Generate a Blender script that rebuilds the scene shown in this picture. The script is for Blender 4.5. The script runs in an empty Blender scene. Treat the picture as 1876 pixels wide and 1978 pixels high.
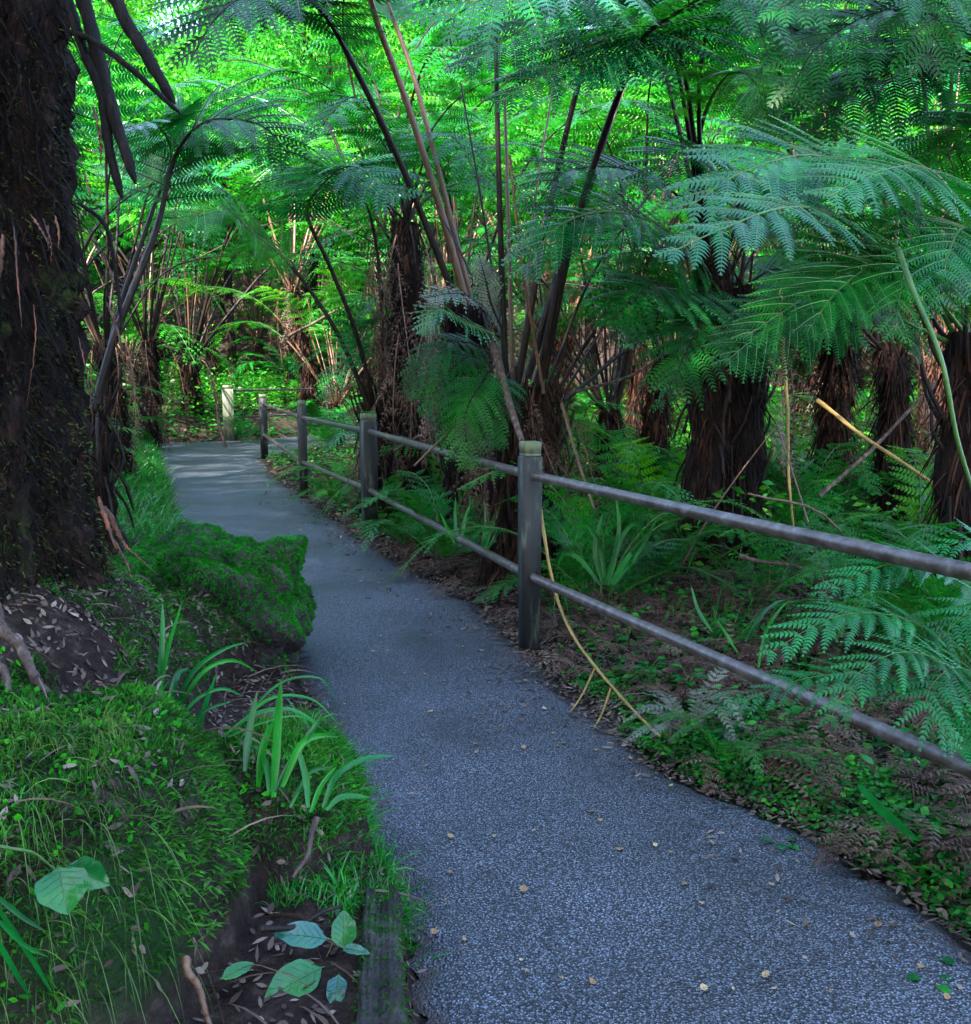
import bpy, math
import numpy as np
from mathutils import Vector, Matrix
R = math.radians
rng = np.random.default_rng(7)
S = bpy.context.scene

# ------------------------------------------------------------------ camera
EYE = 1.45
PITCH = R(7.95)
cam = bpy.data.cameras.new('camera'); cam_o = bpy.data.objects.new('camera', cam)
S.collection.objects.link(cam_o); S.camera = cam_o
cam_o.location = (0, 0, EYE); cam_o.rotation_euler = (math.pi/2 - PITCH, 0, 0)
cam.sensor_fit = 'HORIZONTAL'; cam.sensor_width = 36.0
cam.lens = 36.0 * 995.0 / 971.0
cam.clip_start = 0.05; cam.clip_end = 1000
# ------------------------------------------------------------------ world, sun, exposure
SUN_EL, SUN_AZ = R(42), R(212)          # azimuth clockwise from +Y
w = bpy.data.worlds.new('World'); S.world = w; w.use_nodes = True
nt = w.node_tree; nt.nodes.clear()
sky = nt.nodes.new('ShaderNodeTexSky'); sky.sky_type = 'NISHITA'; sky.sun_disc = False
sky.sun_elevation = SUN_EL; sky.sun_rotation = SUN_AZ
bg = nt.nodes.new('ShaderNodeBackground'); bg.inputs[1].default_value = 0.15
wo = nt.nodes.new('ShaderNodeOutputWorld')
nt.links.new(sky.outputs[0], bg.inputs[0]); nt.links.new(bg.outputs[0], wo.inputs[0])
sun = bpy.data.lights.new('sun', 'SUN'); sun.energy = 4.2; sun.angle = R(0.5); sun.color = (1, .95, .85)
sun_o = bpy.data.objects.new('sun', sun); S.collection.objects.link(sun_o)
sd = Vector((math.sin(SUN_AZ)*math.cos(SUN_EL), math.cos(SUN_AZ)*math.cos(SUN_EL), math.sin(SUN_EL)))
sun_o.rotation_euler = sd.to_track_quat('Z', 'Y').to_euler(); sun_o.location = (-10, -10, 30)
S.view_settings.view_transform = 'Standard'; S.view_settings.look = 'None'
S.view_settings.exposure = 3.5; S.view_settings.gamma = 1
S.cycles.max_bounces = 6; S.cycles.diffuse_bounces = 2; S.cycles.glossy_bounces = 2
S.cycles.transmission_bounces = 4; S.cycles.transparent_max_bounces = 4
S.cycles.sample_clamp_indirect = 4.0

# ------------------------------------------------------------------ picture <-> place
CX, CY, F = 938.0, 989.0, 995.0*1876/971
cp, sp = math.cos(PITCH), math.sin(PITCH)
def ray(x, y):
    a, b = (x-CX)/F, -(y-CY)/F
    return np.array((a, cp + b*sp, -sp + b*cp))
def P(x, y, Y):
    d = ray(x, y); return np.array((0, 0, EYE)) + d*(Y/d[1])
def G(x, y, z=0.0):
    d = ray(x, y); return np.array((0, 0, EYE)) + d*((z-EYE)/d[2])

def ss(t):
    t = np.clip(t, 0, 1); return t*t*(3-2*t)
_nw = np.random.default_rng(3)
_W = [(_nw.normal(size=2), _nw.uniform(0, 6.28)) for _ in range(10)]
def noise2(x, y, f=1.0):
    s = 0
    for i, (k, ph) in enumerate(_W):
        s = s + np.sin((k[0]*x + k[1]*y)*f*(1+.35*i) + ph + 1.3*np.sin((k[1]*x - k[0]*y)*f*.7 + ph*2))/(1+.25*i)
    return s/5.0

# path edges
LE = [G(*p) for p in [(835,2100),(800,1900),(782,1760),(715,1620),(690,1500),(640,1400),(575,1300),(520,1180),(440,1080),(345,1010),(325,930),(305,880)]]
RE = [G(*p) for p in [(2090,1978),(1876,1845),(1740,1735),(1500,1590),(1300,1505),(1150,1400),(1040,1300),(985,1235),(850,1125),(760,1085),(690,1040),(600,972),(520,920),(500,882)]]
LYX = [(-8,-.2)] + [(p[1], p[0]) for p in LE] + [(20.8,-6.9),(21.6,-5.2),(24,-3.7),(28,-1.7),(32,1)]
RYX = [(-8,1.6),(0,1.5),(1.2,1.45)] + [(p[1], p[0]) for p in RE] + [(18.6,-3.7),(20.5,-3.0),(23.5,-1.5),(28,.7),(32,3.5)]
LYX.sort(); RYX.sort()
ly, lx = np.array([a for a, b in LYX]), np.array([b for a, b in LYX])
ry, rx = np.array([a for a, b in RYX]), np.array([b for a, b in RYX])
def xL(y): return np.interp(y, ly, lx)
def xR(y): return np.interp(y, ry, rx)
def bump(x, y, cx, cy, ax, ay, hh, p=2.6, rot=0):
    dx, dy = x-cx, y-cy
    u = (dx*math.cos(rot)+dy*math.sin(rot))/ax; v = (-dx*math.sin(rot)+dy*math.cos(rot))/ay
    r = np.sqrt(u*u+v*v)
    return hh*np.clip(1-r**p, 0, 1)**.8
def H(x, y):
    x = np.asarray(x, float); y = np.asarray(y, float)
    wob = .04*noise2(x*3, y*3, 2.5)
    dL = xL(y)-x; dR = x-xR(y)
    n1 = noise2(x, y, .9); n2 = noise2(x, y, 4.0); n3 = noise2(x, y, 13.0)
    z = np.full(x.shape, -.03)
    zr = .05*ss((dR+wob*.5)/.3) + .06*np.clip(dR-.2, 0, 6) + (.05*n1+.02*n2+.006*n3)*ss(dR/.6)
    z = z + np.where(dR > -.1, zr, 0)
    far = ss((y-6.3)/1.2)
    zl_far = .12*ss((dL+wob)/.25)+.35*ss((dL-.2)/1.5)+.10*np.clip(dL-1, 0, 6) + (.05*n1+.03*n2+.008*n3)*ss(dL/.5)
    led = .13*ss((dL+wob*.35)/.05)*(y < 2.62) + .10*ss((dL+wob)/.15)*(y >= 2.62)
    zn = led + (.025*n2+.008*n3)*ss(dL/.2)
    m = bump(x, y, -1.18, 2.32, .60, .68, .60, 7, .15)
    m = np.maximum(m, bump(x, y, -.66, 2.80, .36, .40, .40, 4))
    m = np.maximum(m, bump(x, y, -1.78, 3.0, .72, .6, .50, 2.8))
    m = np.maximum(m, bump(x, y, -2.05, 3.8, .98, 1.3, .78, 2.6))
    m = np.maximum(m, bump(x, y, -1.62, 4.9, .62, .85, .52, 5))
    m = np.maximum(m, .5*ss((dL-1.3)/.4))
    m = m*(1+.05*n1) + (.05*n2+.022*n3+.012*noise2(x, y, 31.0))*(m > .01)*np.clip(m*8, 0, 1)
    # hollow with the irises
    zn = np.maximum(zn, m*ss(dL/.08+.2))
    zl = zn*(1-far) + zl_far*far
    z = z + np.where(dL > -.12, zl, 0)
    hill = .50*np.clip(y-29, 0, 60)*(1-.25*np.exp(-((x/np.maximum(y,1)+.305)/.05)**2)) + .3*np.clip(-x-10, 0, 30) + .10*np.clip(x-9, 0, 30)
    return z + hill + .5*noise2(x, y, .12)*ss((y-26)/6)
def Hn(x, y, e=.02):
    nx = (H(x-e, y)-H(x+e, y))/(2*e); ny = (H(x, y-e)-H(x, y+e))/(2*e)
    n = np.stack([nx, ny, np.ones_like(nx)], -1); return n/np.linalg.norm(n, axis=-1, keepdims=True)
def g(x, y): return float(H(np.array([x]), np.array([y]))[0])

# ------------------------------------------------------------------ materials
def mat(name):
    m = bpy.data.materials.new(name); m.use_nodes = True
    n = m.node_tree; n.nodes.clear()
    return m, n, n.nodes.new('ShaderNodeOutputMaterial')
def N(n, t, **kw):
    x = n.nodes.new(t)
    for k, v in kw.items():
        if k.startswith('i_'): x.inputs[int(k[2:])].default_value = v
        else: setattr(x, k, v)
    return x
def ramp(n, src, stops):
    r = n.nodes.new('ShaderNodeValToRGB')
    while len(r.color_ramp.elements) < len(stops): r.color_ramp.elements.new(.5)
    for e, (p, c) in zip(r.color_ramp.elements, stops): e.position = p; e.color = (*c, 1)
    n.links.new(src, r.inputs[0]); return r.outputs[0]
def mixc(n, f, a, b, t='MIX'):
    x = n.nodes.new('ShaderNodeMix'); x.data_type = 'RGBA'; x.blend_type = t
    for i, v in ((0, f), (6, a), (7, b)):
        if isinstance(v, bpy.types.NodeSocket): n.links.new(v, x.inputs[i])
        elif i == 0: x.inputs[0].default_value = v
        else: x.inputs[i].default_value = (*v, 1)
    return x.outputs[2]
def leafmat(name, c1, c2, c3=None, rough=.38, tr=.35, spec=.5, noise_s=6.0, trc=(1.5, 1.4, .45)):
    m, n, out = mat(name)
    oi = N(n, 'ShaderNodeObjectInfo'); at = N(n, 'ShaderNodeAttribute', attribute_name='rnd')
    ma = N(n, 'ShaderNodeMath', operation='ADD'); n.links.new(oi.outputs['Random'], ma.inputs[0]); n.links.new(at.outputs['Fac'], ma.inputs[1])
    mh = N(n, 'ShaderNodeMath', operation='MULTIPLY', i_1=.5); n.links.new(ma.outputs[0], mh.inputs[0])
    c3 = c3 or c2
    col = ramp(n, mh.outputs[0], [(0.1, c1), (.5, c2), (.9, c3)])
    tcn = N(n, 'ShaderNodeTexCoord'); nv = N(n, 'ShaderNodeTexNoise'); nv.inputs['Scale'].default_value = noise_s; nv.inputs['Detail'].default_value = 3; n.links.new(tcn.outputs['Object'], nv.inputs['Vector'])
    vr = ramp(n, nv.outputs[0], [(.34, (.55,.50,.5)), (.62, (1.15,1.2,1.1))]); col = mixc(n, 1.0, col, vr, 'MULTIPLY')
    pb = N(n, 'ShaderNodeBsdfPrincipled'); pb.inputs['Roughness'].default_value = rough
    pb.inputs['Specular IOR Level'].default_value = spec
    n.links.new(col, pb.inputs['Base Color'])
    if tr > 0:
        tb = N(n, 'ShaderNodeBsdfTranslucent'); tc = mixc(n, 1.0, col, trc, 'MULTIPLY'); n.links.new(tc, tb.inputs[0])
        mx = N(n, 'ShaderNodeMixShader', i_0=tr); n.links.new(pb.outputs[0], mx.inputs[1]); n.links.new(tb.outputs[0], mx.inputs[2])
        n.links.new(mx.outputs[0], out.inputs[0])
    else: n.links.new(pb.outputs[0], out.inputs[0])
    return m
def solidmat(name, stops, scale=8.0, detail=6, rough=.7, bump_d=.3, stretch=(1, 1, 1), spec=.4, moss=None, bscale=None, bdist=.01):
    m, n, out = mat(name)
    tc = N(n, 'ShaderNodeTexCoord'); mp = N(n, 'ShaderNodeMapping'); mp.inputs['Scale'].default_value = stretch
    n.links.new(tc.outputs['Object'], mp.inputs[0])
    nz = N(n, 'ShaderNodeTexNoise'); nz.inputs['Scale'].default_value = scale; nz.inputs['Detail'].default_value = detail; nz.inputs['Roughness'].default_value = .65
    n.links.new(mp.outputs[0], nz.inputs['Vector'])
    col = ramp(n, nz.outputs[0], stops)
    if moss:
        nm = N(n, 'ShaderNodeTexNoise'); nm.inputs['Scale'].default_value = moss[0]; nm.inputs['Detail'].default_value = 5
        n.links.new(tc.outputs['Object'], nm.inputs['Vector'])
        f = ramp(n, nm.outputs[0], [(moss[1], (0, 0, 0)), (moss[1]+.08, (1, 1, 1))])
        col = mixc(n, f, col, moss[2])
    pb = N(n, 'ShaderNodeBsdfPrincipled'); pb.inputs['Roughness'].default_value = rough; pb.inputs['Specular IOR Level'].default_value = spec
    n.links.new(col, pb.inputs['Base Color'])
    nb = N(n, 'ShaderNodeTexNoise'); nb.inputs['Scale'].default_value = bscale or scale*3; nb.inputs['Detail'].default_value = 8
    n.links.new(mp.outputs[0], nb.inputs['Vector'])
    b = N(n, 'ShaderNodeBump'); b.inputs['Strength'].default_value = bump_d; b.inputs['Distance'].default_value = bdist
    n.links.new(nb.outputs[0], b.inputs['Height']); n.links.new(b.outputs[0], pb.inputs['Normal'])
    n.links.new(pb.outputs[0], out.inputs[0]); return m

M = {}
M['fern']   = leafmat('fern_leaf', (.004,.085,.016), (.006,.13,.016), (.014,.18,.012), rough=.34, tr=.38, spec=.2)
M['teal']   = leafmat('fern_leaf_bluish', (.003,.08,.035), (.004,.12,.036), (.006,.16,.022), rough=.25, tr=.28, spec=.42)
M['bright'] = leafmat('fern_leaf_bright', (.008,.13,.012), (.020,.21,.012), (.09,.30,.010), rough=.45, tr=.5, spec=.2)  # lighter, yellower green than the plain fern leaf
M['dark']   = leafmat('fern_leaf_dark', (.004,.06,.012), (.006,.09,.015), (.014,.13,.014), rough=.36, tr=.3, spec=.15)  # deeper green than the plain fern leaf
M['grass']  = leafmat('grass_blade', (.005,.10,.02), (.007,.16,.022), (.03,.25,.015), rough=.32, tr=.35, spec=.4)
M['iris']   = leafmat('sword_leaf', (.003,.09,.03), (.005,.15,.02), (.012,.24,.010), rough=.32, tr=.35, spec=.35)
M['bleaf']  = leafmat('broad_leaf', (.004,.10,.03), (.005,.16,.028), (.02,.24,.015), rough=.28, tr=.35, spec=.45)
M['wild']   = leafmat('undergrowth_leaf', (.004,.10,.014), (.014,.21,.014), (.10,.36,.012), rough=.36, tr=.4, spec=.3)
M['drygrass'] = leafmat('pale_grass', (.03,.07,.012), (.07,.15,.025), (.14,.24,.05), rough=.45, tr=.3, spec=.3)
M['gleaf']  = None
M['moss']   = leafmat('moss_leaf', (.008,.03,.008), (.022,.13,.014), (.08,.32,.03), rough=.7, tr=.25, spec=.1)
M['moss2']  = leafmat('moss_leaf_bright', (.010,.09,.010), (.014,.22,.012), (.06,.38,.012), rough=.7, tr=.3, spec=.1)
M['dead']   = leafmat('dead_frond', (.018,.009,.008), (.07,.038,.03), (.24,.165,.14), rough=.7, tr=.1, spec=.12, trc=(1, 1, 1))
M['grey']   = leafmat('withered_frond', (.10,.11,.10), (.16,.20,.17), (.08,.16,.07), rough=.6, tr=.15, spec=.4, trc=(1, 1, 1))
M['litter'] = leafmat('leaf_litter', (.03,.018,.017), (.11,.073,.062), (.36,.27,.23), rough=.6, tr=0, spec=.18)
M['fleaf']  = leafmat('fallen_leaf', (.15,.06,.025), (.26,.15,.07), (.42,.31,.20), rough=.55, tr=0, spec=.4)
M['stalk']  = solidmat('frond_stalk_dark', [(.3,(.006,.004,.004)),(.6,(.016,.010,.009)),(.8,(.06,.028,.018))], 5, rough=.5, spec=.15, stretch=(3,3,.6))
M['deadstalk'] = solidmat('dead_stalk_bark', [(.35,(.002,.002,.002)),(.55,(.006,.004,.004)),(.66,(.018,.011,.010)),(.8,(.07,.022,.014))], 11, rough=.85, stretch=(4,4,.5), spec=.15, bump_d=1, bdist=.01)
M['olive'] = leafmat('trunk_moss', (.008,.010,.005), (.020,.028,.008), (.07,.085,.015), rough=.7, tr=.1, spec=.2)
M['stalkb'] = solidmat('frond_stalk_brown', [(.3,(.05,.022,.013)),(.6,(.12,.06,.035)),(.8,(.2,.12,.06))], 5, rough=.45, stretch=(3,3,.6))
M['stalkg'] = solidmat('frond_stalk_green', [(.3,(.02,.07,.012)),(.6,(.045,.12,.018)),(.8,(.09,.15,.03))], 5, rough=.4, stretch=(3,3,.6))
M['bark']   = solidmat('trunk_bark', [(.3,(.004,.003,.003)),(.52,(.014,.009,.008)),(.7,(.045,.022,.016)),(.85,(.10,.06,.045))], 9, rough=.85, spec=.08, bump_d=1, stretch=(2.5,2.5,.7), moss=(2.3,.60,(.035,.05,.012)), bdist=.03)
M['fibre']  = leafmat('bark_fibre', (.003,.002,.002), (.010,.006,.005), (.09,.034,.020), rough=.8, tr=0, spec=.10)
M['twig']   = solidmat('dry_wood', [(.3,(.025,.016,.014)),(.55,(.075,.05,.042)),(.75,(.20,.155,.135))], 22, rough=.75, spec=.2, stretch=(2,2,.6))
M['twigy']  = solidmat('yellow_stem', [(.3,(.16,.09,.02)),(.6,(.30,.19,.05)),(.8,(.16,.20,.04))], 7, rough=.5, stretch=(2,2,.6))
M['stone']  = solidmat('damp_stone', [(.3,(.012,.011,.012)),(.6,(.045,.040,.038)),(.8,(.10,.09,.08))], 9, rough=.85, spec=.1, bump_d=1, moss=(5,.60,(.012,.04,.010)), bdist=.03)
M['soil']   = solidmat('forest_soil', [(.3,(.008,.005,.005)),(.55,(.026,.017,.014)),(.75,(.07,.05,.043))], 14, rough=.9, spec=.08, bump_d=1, moss=(1.4,.62,(.012,.03,.010)), bdist=.02, bscale=60)
M['post']   = solidmat('weathered_post', [(.28,(.004,.004,.005)),(.55,(.010,.011,.011)),(.64,(.06,.068,.055)),(.80,(.22,.25,.2))], 7, rough=.6, bump_d=.5, stretch=(2.5,2.5,.45), moss=(3.2,.66,(.05,.08,.035)))
M['postl']  = solidmat('pale_post', [(.28,(.03,.035,.025)),(.5,(.09,.10,.065)),(.8,(.20,.21,.15))], 6, rough=.65, bump_d=.5, stretch=(2.5,2.5,.45), moss=(3.2,.58,(.09,.12,.04)))
M['rail']   = solidmat('weathered_pipe', [(.32,(.020,.011,.008)),(.47,(.05,.036,.032)),(.6,(.085,.073,.075)),(.8,(.19,.19,.21))], 24, rough=.38, bump_d=.2, spec=.6, bscale=60, bdist=.002)
def asphalt():
    m, n, out = mat('path_asphalt')
    tc = N(n, 'ShaderNodeTexCoord')
    v = N(n, 'ShaderNodeTexVoronoi'); v.inputs['Scale'].default_value = 150; n.links.new(tc.outputs['Object'], v.inputs['Vector'])
    nz = N(n, 'ShaderNodeTexNoise'); nz.inputs['Scale'].default_value = 120; nz.inputs['Detail'].default_value = 6; n.links.new(tc.outputs['Object'], nz.inputs['Vector'])
    nb = N(n, 'ShaderNodeTexNoise'); nb.inputs['Scale'].default_value = 1.1; nb.inputs['Detail'].default_value = 7; nb.inputs['Roughness'].default_value = .6; n.links.new(tc.outputs['Object'], nb.inputs['Vector'])
    c1 = ramp(n, v.outputs['Distance'], [(.0, (.37,.42,.51)), (.30, (.12,.137,.178)), (.60, (.014,.016,.021))])
    c2 = ramp(n, nz.outputs[0], [(.38, (.18,.18,.2)), (.60, (1.2,1.2,1.22))])
    c3 = ramp(n, nb.outputs[0], [(.30, (.42,.39,.38)), (.44, (.80,.79,.80)), (.56, (1.0,1.0,1.02)), (.66, (1.3,1.3,1.32))])
    c = mixc(n, 1, c1, c2, 'MULTIPLY'); c = mixc(n, 1, c, c3, 'MULTIPLY')
    # soil worked into the edges
    at = N(n, 'ShaderNodeAttribute', attribute_name='rnd')
    n2 = N(n, 'ShaderNodeTexNoise'); n2.inputs['Scale'].default_value = 9; n2.inputs['Detail'].default_value = 8; n.links.new(tc.outputs['Object'], n2.inputs['Vector'])
    sb = N(n, 'ShaderNodeMath', operation='ADD'); n.links.new(at.outputs['Fac'], sb.inputs[0]); n.links.new(n2.outputs[0], sb.inputs[1])
    f = ramp(n, sb.outputs[0], [(.95, (0,0,0)), (1.25 if False else 1.0, (1,1,1))])
    mm = N(n, 'ShaderNodeMapRange'); mm.inputs[1].default_value = .95; mm.inputs[2].default_value = 1.3; n.links.new(sb.outputs[0], mm.inputs[0])
    c = mixc(n, mm.outputs[0], c, (.035,.026,.024))
    pb = N(n, 'ShaderNodeBsdfPrincipled'); n.links.new(c, pb.inputs['Base Color'])
    rr = N(n, 'ShaderNodeMapRange'); rr.inputs[1].default_value = .35; rr.inputs[2].default_value = .65; rr.inputs[3].default_value = .42; rr.inputs[4].default_value = .6
    n.links.new(nb.outputs[0], rr.inputs[0]); n.links.new(rr.outputs[0], pb.inputs['Roughness'])
    ad = N(n, 'ShaderNodeMath', operation='SUBTRACT'); n.links.new(nz.outputs[0], ad.inputs[0]); n.links.new(v.outputs['Distance'], ad.inputs[1])
    b = N(n, 'ShaderNodeBump'); b.inputs['Strength'].default_value = .9; b.inputs['Distance'].default_value = .006
    n.links.new(ad.outputs[0], b.inputs['Height']); n.links.new(b.outputs[0], pb.inputs['Normal'])
    n.links.new(pb.outputs[0], out.inputs[0]); return m
M['lace'] = leafmat('lace_fern_leaf', (.004,.13,.035), (.005,.17,.042), (.010,.21,.028), rough=.34, tr=.35, spec=.35)
M['gleaf'] = solidmat('glossy_spotted_leaf', [(.3,(.003,.055,.012)),(.5,(.005,.095,.018)),(.7,(.02,.12,.012))], 9, rough=.25, spec=.4, bump_d=.25, moss=(26,.66,(.03,.035,.012)), bscale=40)
M['gleaf2'] = solidmat('wet_leaf', [(.3,(.006,.05,.045)),(.5,(.01,.085,.06)),(.7,(.02,.10,.03))], 12, rough=.25, spec=.5, bump_d=.25, moss=(20,.66,(.05,.05,.02)), bscale=40)
M['asphalt'] = asphalt()

# ------------------------------------------------------------------ mesh builder
class MB:
    def __init__(s): s.v=[]; s.q=[]; s.t=[]; s.qm=[]; s.tm=[]; s.r=[]; s.n=0
    def add(s, V, Q=None, T=None, mi=0, rnd=0.5):
        V = np.asarray(V, float).reshape(-1, 3)
        if Q is not None and len(Q): Q = np.asarray(Q).reshape(-1, 4)+s.n; s.q.append(Q); s.qm.append(np.full(len(Q), mi))
        if T is not None and len(T): T = np.asarray(T).reshape(-1, 3)+s.n; s.t.append(T); s.tm.append(np.full(len(T), mi))
        s.v.append(V); s.r.append(np.broadcast_to(np.asarray(rnd, float), (len(V),)).copy()); s.n += len(V)
    def mesh(s, name, mats, smooth=True, off=(0, 0, 0)):
        V = np.concatenate(s.v) - np.asarray(off, float)
        Q = np.concatenate(s.q) if s.q else np.zeros((0, 4), int); T = np.concatenate(s.t) if s.t else np.zeros((0, 3), int)
        me = bpy.data.meshes.new(name); me.vertices.add(len(V)); me.vertices.foreach_set('co', V.astype(np.float32).ravel())
        nl = Q.size+T.size; me.loops.add(nl); me.loops.foreach_set('vertex_index', np.concatenate([Q.ravel(), T.ravel()]).astype(np.int32))
        me.polygons.add(len(Q)+len(T))
        st = np.concatenate([np.arange(len(Q))*4, Q.size+np.arange(len(T))*3]).astype(np.int32)
        me.polygons.foreach_set('loop_start', st)
        mi = np.concatenate([np.concatenate(s.qm) if s.qm else np.zeros(0, int), np.concatenate(s.tm) if s.tm else np.zeros(0, int)]).astype(np.int32)
        me.polygons.foreach_set('material_index', mi)
        me.polygons.foreach_set('use_smooth', np.full(len(mi), smooth, dtype=bool))
        a = me.attributes.new('rnd', 'FLOAT', 'POINT'); a.data.foreach_set('value', np.concatenate(s.r).astype(np.float32))
        for m in mats: me.materials.append(M[m] if isinstance(m, str) else m)
        me.update(); me.validate(); return me
    def obj(s, name, mats, parent=None, smooth=True, off=None):
        if off is None: off = tuple(parent['_o']) if parent is not None and '_o' in parent else (0, 0, 0)
        return link(name, s.mesh(name, mats, smooth, off), parent)
def link(name, data, parent=None):
    o = bpy.data.objects.new(name, data); S.collection.objects.link(o)
    if parent is not None: o.parent = parent
    return o
ROOTS = []
def thing(name, label, cat, loc=(0, 0, 0), group=None, rz=0):
    o = link(name, None); o.location = loc; o.rotation_euler[2] = rz; o['label'] = label; o['category'] = cat
    o['_o'] = [float(c) for c in loc]; ROOTS.append(o)
    if group: o['group'] = group
    return o
def tag(o, label, cat, group=None, kind=None):
    o['label'] = label; o['category'] = cat
    if group: o['group'] = group
    if kind: o['kind'] = kind
    return o
def recenter(o):
    me = o.data; n = len(me.vertices); a = np.zeros(n*3, np.float32); me.vertices.foreach_get('co', a); a = a.reshape(-1, 3)
    c = np.array(((a[:, 0].min()+a[:, 0].max())/2, (a[:, 1].min()+a[:, 1].max())/2, a[:, 2].min())); a -= c.astype(np.float32)
    me.vertices.foreach_set('co', a.ravel()); o.location = c; me.update()

def unit(v): return v/np.maximum(np.linalg.norm(v, axis=-1, keepdims=True), 1e-9)
def spline(pts, n=40):
    p = np.asarray(pts, float)
    if len(p) == 2: return p[0]+(p[1]-p[0])*np.linspace(0, 1, n)[:, None]
    q = np.vstack([2*p[0]-p[1], p, 2*p[-1]-p[-2]]); out = []
    seg = len(p)-1; ts = np.linspace(0, seg, n)
    for t in ts:
        i = min(int(t), seg-1); u = t-i; a, b, c, d = q[i:i+4]
        out.append(.5*((2*b)+(-a+c)*u+(2*a-5*b+4*c-d)*u*u+(-a+3*b-3*c+d)*u**3))
    o = np.array(out)
    # even spacing
    L = np.concatenate([[0], np.cumsum(np.linalg.norm(np.diff(o, axis=0), axis=1))]); s = np.linspace(0, L[-1], n)
    return np.stack([np.interp(s, L, o[:, k]) for k in range(3)], 1)
def tube(mb, pts, rad, seg=6, mi=0, rnd=.5, jit=0, cap=True, flat=1.0):
    pts = np.asarray(pts, float); n = len(pts); rad = np.broadcast_to(rad, (n,))
    t = unit(np.gradient(pts, axis=0)); ref = np.array((0, 0, 1.)) if abs(t[0][2]) < .9 else np.array((1., 0, 0))
    a = unit(np.cross(t, ref)); b = np.cross(t, a)
    th = np.linspace(0, 2*np.pi, seg, endpoint=False)
    rr = rad[:, None]*(1+jit*rng.normal(size=(n, seg)))
    V = pts[:, None]+rr[..., None]*(np.cos(th)[None, :, None]*a[:, None]+flat*np.sin(th)[None, :, None]*b[:, None])
    i = np.arange(n-1)[:, None]*seg; j = np.arange(seg)[None]; k = (j+1) % seg
    Q = np.stack([i+j, i+k, i+seg+k, i+seg+j], -1).reshape(-1, 4)
    mb.add(V, Q, None, mi, rnd)
    if cap:
        for e, c in ((0, pts[0]), (n-1, pts[-1])):
            ring = V[e]; VV = np.vstack([ring, c]); T = np.stack([np.arange(seg), (np.arange(seg)+1) % seg, np.full(seg, seg)], 1)
            mb.add(VV, None, T if e else T[:, ::-1], mi, rnd)
def box(mb, c, half, rz=0, mi=0, bev=0.006, rnd=.5, top=1.0):
    hx, hy, hz = half; b = bev
    pr = []
    for z, sx in ((-hz, 1), (hz-b, 1), (hz, 1)):
        d = b if z in (-hz, hz) else 0
        k = top if z > 0 else 1
        X, Y = (hx-d)*k, (hy-d)*k
        pr.append([(-X+b, -Y, z), (X-b, -Y, z), (X, -Y+b, z), (X, Y-b, z), (X-b, Y, z), (-X+b, Y, z), (-X, Y-b, z), (-X, -Y+b, z)])
    V = np.array(pr).reshape(-1, 3)
    cz, sz = math.cos(rz), math.sin(rz); V = np.stack([V[:, 0]*cz-V[:, 1]*sz, V[:, 0]*sz+V[:, 1]*cz, V[:, 2]], 1)+np.asarray(c)
    Q = [(l*8+j, l*8+(j+1) % 8, (l+1)*8+(j+1) % 8, (l+1)*8+j) for l in range(2) for j in range(8)]
    T = [(16, 16+j, 17+j) for j in range(1, 7)]+[(0, j+1, j) for j in range(1, 7)]
    mb.add(V, Q, T, mi, rnd)

# blades / leaves: base points B, directions D, lengths L, widths W, bend direction (gravity)
def blades(mb, B, D, L, W, droop=.5, seg=4, mi=0, rnd=None, shape='grass', side=None, fold=0.0):
    n = len(B); L = np.broadcast_to(L, (n,)); W = np.broadcast_to(W, (n,)); droop = np.broadcast_to(droop, (n,))
    D = unit(D)
    if side is None:
        side = np.cross(D, rng.normal(size=(n, 3)))
    side = unit(side)
    t = np.linspace(0, 1, seg+1)
    if shape == 'grass': w = np.array([.8, 1, .9, .6, 0]) if seg == 4 else np.interp(t, [0, .3, .7, 1], [.8, 1, .7, 0])
    elif shape == 'leaf': w = np.interp(t, [0, .15, .45, .8, 1], [.12, .65, 1, .55, 0])
    elif shape == 'ovate': w = np.interp(t, [0, .1, .35, .7, .9, 1], [.15, .75, 1, .75, .35, 0])
    else: w = np.interp(t, [0, 1], [1, .6])
    c = B[:, None]+D[:, None]*(L[:, None]*t)[..., None]
    c[..., 2] -= (droop*L)[:, None]*t[None]**2*.6
    c = c - (D*np.array((1, 1, 0)))[:, None]*((np.abs(droop)*L)[:, None]*t**2*.15)[..., None]
    off = side[:, None]*(W[:, None]*w[None]*.5)[..., None]
    if rnd is None: rnd = rng.random(n)
    rnd = np.broadcast_to(rnd, (n,))
    if fold:
        nn = unit(np.cross(D, side)); up = nn[:, None]*(W[:, None]*w[None]*fold)[..., None]
        V = np.stack([c-off+up, c, c+off+up], 2)      # n, seg+1, 3, 3
        k = 3; base = (np.arange(n)*(seg+1)*k)[:, None, None]; i = (np.arange(seg)*k)[None, :, None]; j = np.arange(2)[None, None]
        Q = np.stack([base+i+j, base+i+j+1, base+i+k+j+1, base+i+k+j], -1).reshape(-1, 4)
        mb.add(V, Q, None, mi, np.repeat(rnd, (seg+1)*3))
    else:
        V = np.stack([c-off, c+off], 2)
        base = (np.arange(n)*(seg+1)*2)[:, None]; i = (np.arange(seg)*2)[None]
        Q = np.stack([base+i, base+i+1, base+i+3, base+i+2], -1).reshape(-1, 4)
        mb.add(V, Q, None, mi, np.repeat(rnd, (seg+1)*2))

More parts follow.
